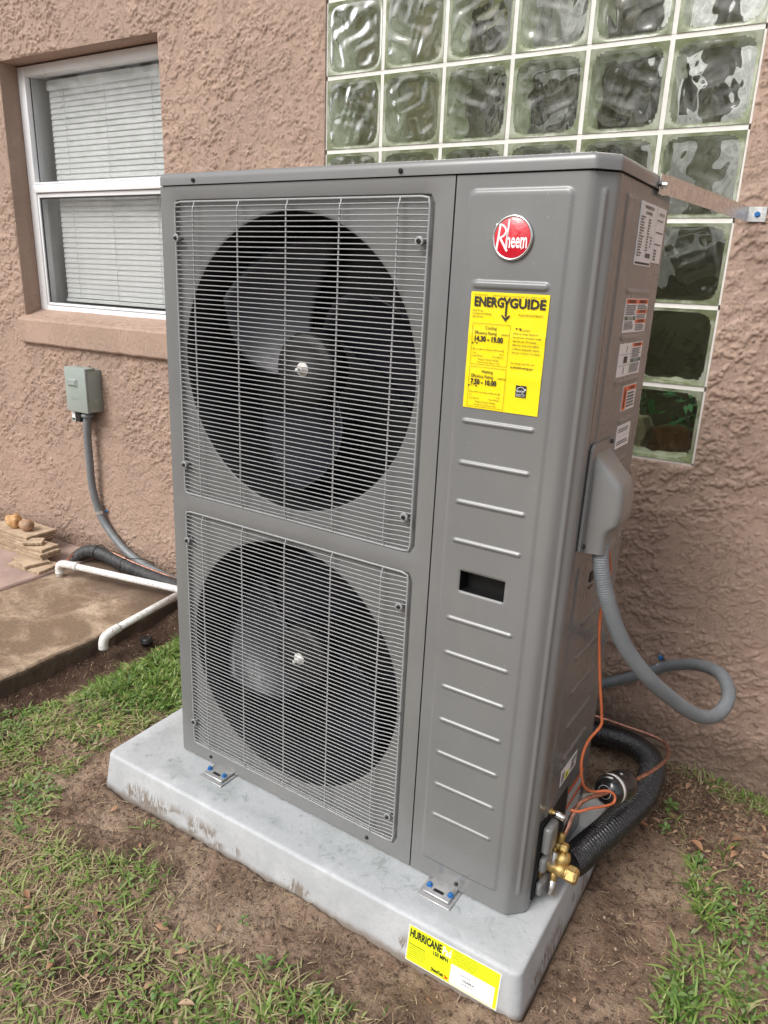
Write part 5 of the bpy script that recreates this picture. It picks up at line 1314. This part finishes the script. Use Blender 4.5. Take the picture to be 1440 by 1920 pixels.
for k in range(34):
    x, y = rnd.choice(scatter(rnd.choice((PG_THIN, PG_BOT, PG_LEFT, PG_BOT)), 3)); a = rnd.uniform(0, 2 * PI); pts = []
    for q in range(9):
        if not free(x, y): break
        pts.append((x, y, gh(x, y) + .004 + .010 * math.sin(q * 1.1 + k) ** 2)); a += rnd.uniform(-.55, .55); x += .018 * math.cos(a); y += .018 * math.sin(a)
    if len(pts) > 4:
        n0 = len(SB.v); SB.tube(spline(pts, 3), .0012, 5); SB.tint += [rnd.uniform(.75, 1.0)] * (len(SB.v) - n0)
for x, y in scatter(VIEW, 15000):                    # crumbs of soil
    r = rnd.uniform(.0009, .0032) * (1 if rnd.random() < .93 else 1.9); z0 = gh(x, y); vs = [(x + r * rnd.uniform(.5, 1.1) * c, y + r * rnd.uniform(.5, 1.1) * s, z0 + r * rnd.uniform(-.2, .5)) for c, s in ((1, 0), (0, 1), (-1, 0), (0, -1))]
    CB.add(vs + [(x, y, z0 + r * 1.1)], [(0, 1, 4), (1, 2, 4), (2, 3, 4), (3, 0, 4)], False, rnd.random() ** 1.5)
def wleaf(mb, c, ang, tilt, l, wd, tint, cup=.25):
    c = Vector(c); d = Vector((math.cos(ang) * math.cos(tilt), math.sin(ang) * math.cos(tilt), math.sin(tilt))); s = Vector((-math.sin(ang), math.cos(ang), 0)); n_ = d.cross(s)
    if n_.z < 0: n_ = -n_
    vs = [c]; pr = ((.2, .62), (.5, 1.0), (.8, .62))
    for t, w_ in pr:
        m_ = c + d * l * t + n_ * l * .10 * math.sin(PI * t)
        vs += [m_ - s * wd / 2 * w_ + n_ * cup * wd * w_ * .5, m_, m_ + s * wd / 2 * w_ + n_ * cup * wd * w_ * .5]
    vs.append(c + d * l - n_ * l * .05)
    fs = [(0, 2, 1), (0, 3, 2), (1, 2, 5, 4), (2, 3, 6, 5), (4, 5, 8, 7), (5, 6, 9, 8), (7, 8, 10), (8, 9, 10)]
    mb.add(vs, fs, True, tint)
# creeping broad leaves mixed in the grass
for poly, n in ((PG_LEFT, 2300), (PG_BOT, 520), (PG_THIN, 90), (PG_RSPARSE, 150), (PG_RIGHT, 150), (PG_MID, 60)):
    for x, y in scatter(poly, n):
        if cl_(x, y, 9, 4) < .38: continue
        wleaf(WB, (x, y, gh(x, y) + rnd.uniform(.002, .018)), rnd.uniform(0, 2 * PI), rnd.uniform(-.3, .5), rnd.uniform(.009, .021), rnd.uniform(.005, .011), rnd.random())
solo('grass', GB, M['grass'], 'rough green lawn grass and clippings round the pad', 'grass', (0, 0, 0), kind='stuff')
solo('ground_cover', WB, M['weed'], 'small creeping weed leaves among the grass', 'weeds', (0, 0, 0), kind='stuff')
solo('dry_straw', SB, M['straw'], 'dry straw and root bits lying on the soil', 'straw', (0, 0, 0), kind='stuff')
solo('soil_crumbs', CB, M['crumb'], 'loose crumbs of brown soil', 'soil', (0, 0, 0), kind='stuff')

# single weeds
weeds = [(1.337, -.219, .030, 9, 'leafy green weed closest to the black insulated pipe'), (1.345, -.320, .026, 8, 'low green weed at the edge of the scraped soil'), (1.443, -.385, .028, 8, 'green weed just below the orange leaf by the soil edge'),
         (1.515, -.505, .028, 7, 'broad leaved weed in the middle of the right hand bare patch'), (1.548, -.40, .022, 5, 'upright four leaved weed near the right edge of the photo'), (1.555, -.575, .024, 7, 'small pale weed between the two brown leaves at right'),
         (1.464, -.800, .030, 9, 'bright green weed in the thick grass at lower right'), (1.600, -.640, .024, 6, 'weed touching the right edge below the long red leaf'), (-.005, -1.235, .030, 6, 'glossy weed at the left edge of the bare soil'),
         (.735, -1.185, .026, 6, 'small weed at the bottom edge below the soil'), (.245, -1.045, .018, 4, 'single green shoot on the bare soil left of the pad'), (.63, -1.13, .018, 4, 'tiny seedling on the bare soil in front of the pad')]
for x, y, s, n, lab_ in weeds:
    wt = thing('weed', lab_, 'weed', (x, y, gh(x, y)), (0, 0, 0), 'weeds growing in the soil')
    lf = MB(); st = MB(); z0 = 0
    for k in range(n):
        a = k * 2.4 + rnd.uniform(-.3, .3); h_ = s * (.25 + .75 * k / n); rr_ = s * .25 * (1 - k / n)
        c = (rr_ * math.cos(a), rr_ * math.sin(a), h_); wleaf(lf, c, a, rnd.uniform(-.1, .5), s * rnd.uniform(.55, .85), s * .38, rnd.uniform(.1, .9)); st.tube([(0, 0, max(0, h_ - s * .2)), c], .0008, 5)
    st.tube([(0, 0, -.005), (.001, 0, s)], .0012, 5)
    lf.tint = lf.tint; part('leaves', lf, M['weed'], wt, local=True)
    stm = st; stm.tint = [.3] * len(stm.v); part('stem', stm, M['weed'], wt, local=True)

# single fallen leaves
leaves = [(1.423, -.325, .040, .020, .72, 'curled orange and tan leaf at the edge of the scraped soil'), (1.508, -.305, .034, .016, .80, 'orange leaf on top of the leaf cluster by the wall'), (1.522, -.338, .030, .016, 1.0, 'pale orange leaf at the foot of the leaf cluster'), (1.510, -.250, .036, .013, .45, 'dark reddish brown leaf standing above the leaf cluster'),
          (1.500, -.285, .028, .012, .6, 'small rust leaf left in the leaf cluster'), (1.553, -.610, .042, .015, .35, 'long red brown leaf on the lower right soil'), (1.590, -.640, .026, .012, .35, 'short red brown leaf at the right edge'), (1.362, -.096, .030, .014, .85, 'pale tan leaf near the wall beside the black pipe bend'),
          (1.426, -.060, .026, .012, .9, 'tan leaf lying in the dry grass under the wall'), (1.337, -.118, .028, .010, .5, 'narrow brown leaf below the pipe bend'), (1.290, -.335, .032, .016, .62, 'brown leaf beside the black insulated pipe'), (1.315, -.300, .030, .014, .9, 'curled tan leaf among the litter by the pipe'), (1.275, -.285, .028, .013, .45, 'dark brown leaf under the litter by the pipe'),
          (1.470, -.177, .030, .012, .3, 'grey brown leaf halfway between the wall and the cluster'), (1.560, -.165, .026, .010, .9, 'tan leaf near the right edge under the wall'), (1.575, -.28, .022, .013, .9, 'pale oval leaf at the right edge'), (1.53, -.48, .022, .012, .95, 'small cream leaf on the right hand soil'),
          (.1165, -1.050, .026, .012, .75, 'orange leaf on the bare soil near the pad corner'), (-.220, -.836, .024, .015, .9, 'pale pinkish leaf in the left grass'), (-.195, -.815, .018, .012, .8, 'small orange leaf beside the pinkish one'), (.190, -1.345, .030, .012, .55, 'red leaf at the lower left edge'), (.22, -1.36, .024, .011, .8, 'tan leaf below the red one at lower left'),
          (.500, -1.238, .034, .015, .8, 'peach coloured leaf in the lower middle grass'), (.577, -1.255, .032, .015, .95, 'large pale leaf in the grass below the soil'), (.377, -1.420, .022, .012, .65, 'small red brown leaf in the lower left grass'), (.668, -1.330, .038, .013, 1.0, 'long cream leaf at the bottom edge'), (.370, -1.375, .028, .012, .3, 'dull red leaf near the bottom left weeds'),
          (.578, -1.345, .024, .012, .85, 'tan leaf near the bottom edge'), (-.455, -.53, .040, .020, .9, 'flat pale brown leaf at the edge of the trench'), (-.30, -.70, .030, .018, .0, 'dark dead leaf in the left grass'), (-.02, -.93, .018, .010, .7, 'small orange leaf beside the left end of the pad'), (-.06, -.90, .016, .011, .85, 'pink bit of leaf near the left end of the pad'),
          (.27, -1.10, .016, .008, .7, 'tiny orange leaf on the lower left soil'), (.60, -1.17, .018, .010, .8, 'orange leaf bit at the border of soil and grass')]
for x, y, l, wd, tn, lab_ in leaves:
    mb = MB(); a = rnd.uniform(0, 2 * PI); wleaf(mb, (-l / 2 * math.cos(a), -l / 2 * math.sin(a), .004), a, rnd.uniform(-.05, .25), l, wd, tn, cup=rnd.choice((-.3, .45, .6)))
    st = MB(); zz_ = gh(x, y) + .003
    mb.tube([(-l / 2 * math.cos(a), -l / 2 * math.sin(a), .004), (-l * .72 * math.cos(a + .1), -l * .72 * math.sin(a + .1), .002)], .0006, 4); mb.tint += [tn * .6] * (len(mb.v) - len(mb.tint))
    solo_ = bpy.data.objects.new('fallen_leaf', mb.mesh('fallen_leaf', M['dryleaf'])); COL.objects.link(solo_); solo_.location = (x, y, zz_)
    solo_['label'] = lab_; solo_['category'] = 'leaf'; solo_['group'] = 'dry leaves fallen on the ground'
# leaf litter too small to count
LB = MB()
for poly, n in ((PG_RLIT, 900), ([(-.05, -.36), (1.25, -.36), (1.25, -.02), (-.05, -.02)], 80), (PG_LEFT, 130), (PG_BOT, 110), (VIEW, 120)):
    for x, y in scatter(poly, n): wleaf(LB, (x, y, gh(x, y) + rnd.uniform(.001, .006)), rnd.uniform(0, 2 * PI), rnd.uniform(-.25, .3), rnd.uniform(.008, .024), rnd.uniform(.004, .010), rnd.choice((.0, .1, .2, .35, .45, .95)), cup=rnd.uniform(-.4, .6))
solo('leaf_litter', LB, M['dryleaf'], 'small brown bits of leaf litter on the soil', 'leaf litter', (0, 0, 0), kind='stuff')
st_ = thing('limestone_lump', 'pale lump of stone on the soil between pad and pipe', 'stone', (1.155, -.30, .0))
part('stone_body', rock((1.150, -.30, .004), .024, 1.5, .9, .5, 2.2, .14), simple('pale_limestone', (.52, .47, .40), .8, 0, .15, 60, .002, 120), st_)

# ------------------------------------------------------------------ the yard behind the camera, seen only as reflections and bounce
def tree(x, y, h_, r, seed, lab_):
    t = thing('yard_tree', lab_, 'tree', (x, y, 0), (0, 0, 0), 'trees across the yard')
    rr_ = random.Random(seed); tr = MB().tube([(0, 0, 0), (.1, .05, h_ * .3), (0, .1, h_ * .6), (.1, 0, h_ * .9)], [.25, .2, .13, .03], 8)
    for k in range(6):
        a = k * 1.1; z0 = h_ * (.3 + .08 * k); tr.tube([(0, 0, z0), (math.cos(a) * r * .4, math.sin(a) * r * .4, z0 + r * .3), (math.cos(a) * r * .75, math.sin(a) * r * .75, z0 + r * .5)], [.09, .06, .02], 6)
    part('trunk', tr, simple('bark', (.12, .09, .07), .9, 0, .2, 10), t, local=True)
    cr = MB()
    cl = [(rr_.gauss(0, r * .45), rr_.gauss(0, r * .45), h_ * .62 + rr_.gauss(0, h_ * .16), rr_.uniform(.4, .9)) for _ in range(26)]
    for _ in range(2600):
        c = rr_.choice(cl); d = Vector((rr_.gauss(0, 1), rr_.gauss(0, 1), rr_.gauss(0, 1))).normalized() * c[3] * rr_.random() ** .4
        p = Vector(c[:3]) + d; s = rr_.uniform(.07, .14); u = Vector((rr_.gauss(0, 1), rr_.gauss(0, 1), rr_.gauss(0, 1))).normalized(); v = u.orthogonal().normalized()
        cr.add([p - u * s, p + v * s * .6, p + u * s, p - v * s * .6], [(0, 1, 2, 3)], False, rr_.random())
    part('crown', cr, M['weed'], t, local=True)
for i, (x, y, h_, r, l_) in enumerate(((-11, -10, 6.5, 2.6, 'leafy tree beyond the far left end of the fence'), (-6.5, -12, 7.5, 3.0, 'tallest leafy tree behind the fence'), (-1.5, -13, 6.0, 2.4, 'lowest leafy tree behind the middle of the fence'), (5, -12, 7.0, 2.8, 'leafy tree behind the right half of the fence'))): tree(x, y, h_, r, i, l_)
fn = thing('yard_fence', 'pale painted board fence across the yard', 'fence', (0, -8.5, 0))
bm_ = MB().box(-.07, .07, -.011, .011, 0, 1.75).mesh('board', M['pvc'])
for k in range(130):
    o = bpy.data.objects.new('board', bm_); COL.objects.link(o); o.parent = fn; o.location = (-11 + k * .148, 0, .04 + rnd.uniform(0, .01))
part('rail', MB().box(-11.1, 8.3, .012, .05, .4, .49).box(-11.1, 8.3, .012, .05, 1.35, 1.44), M['pvc'], fn, local=True)
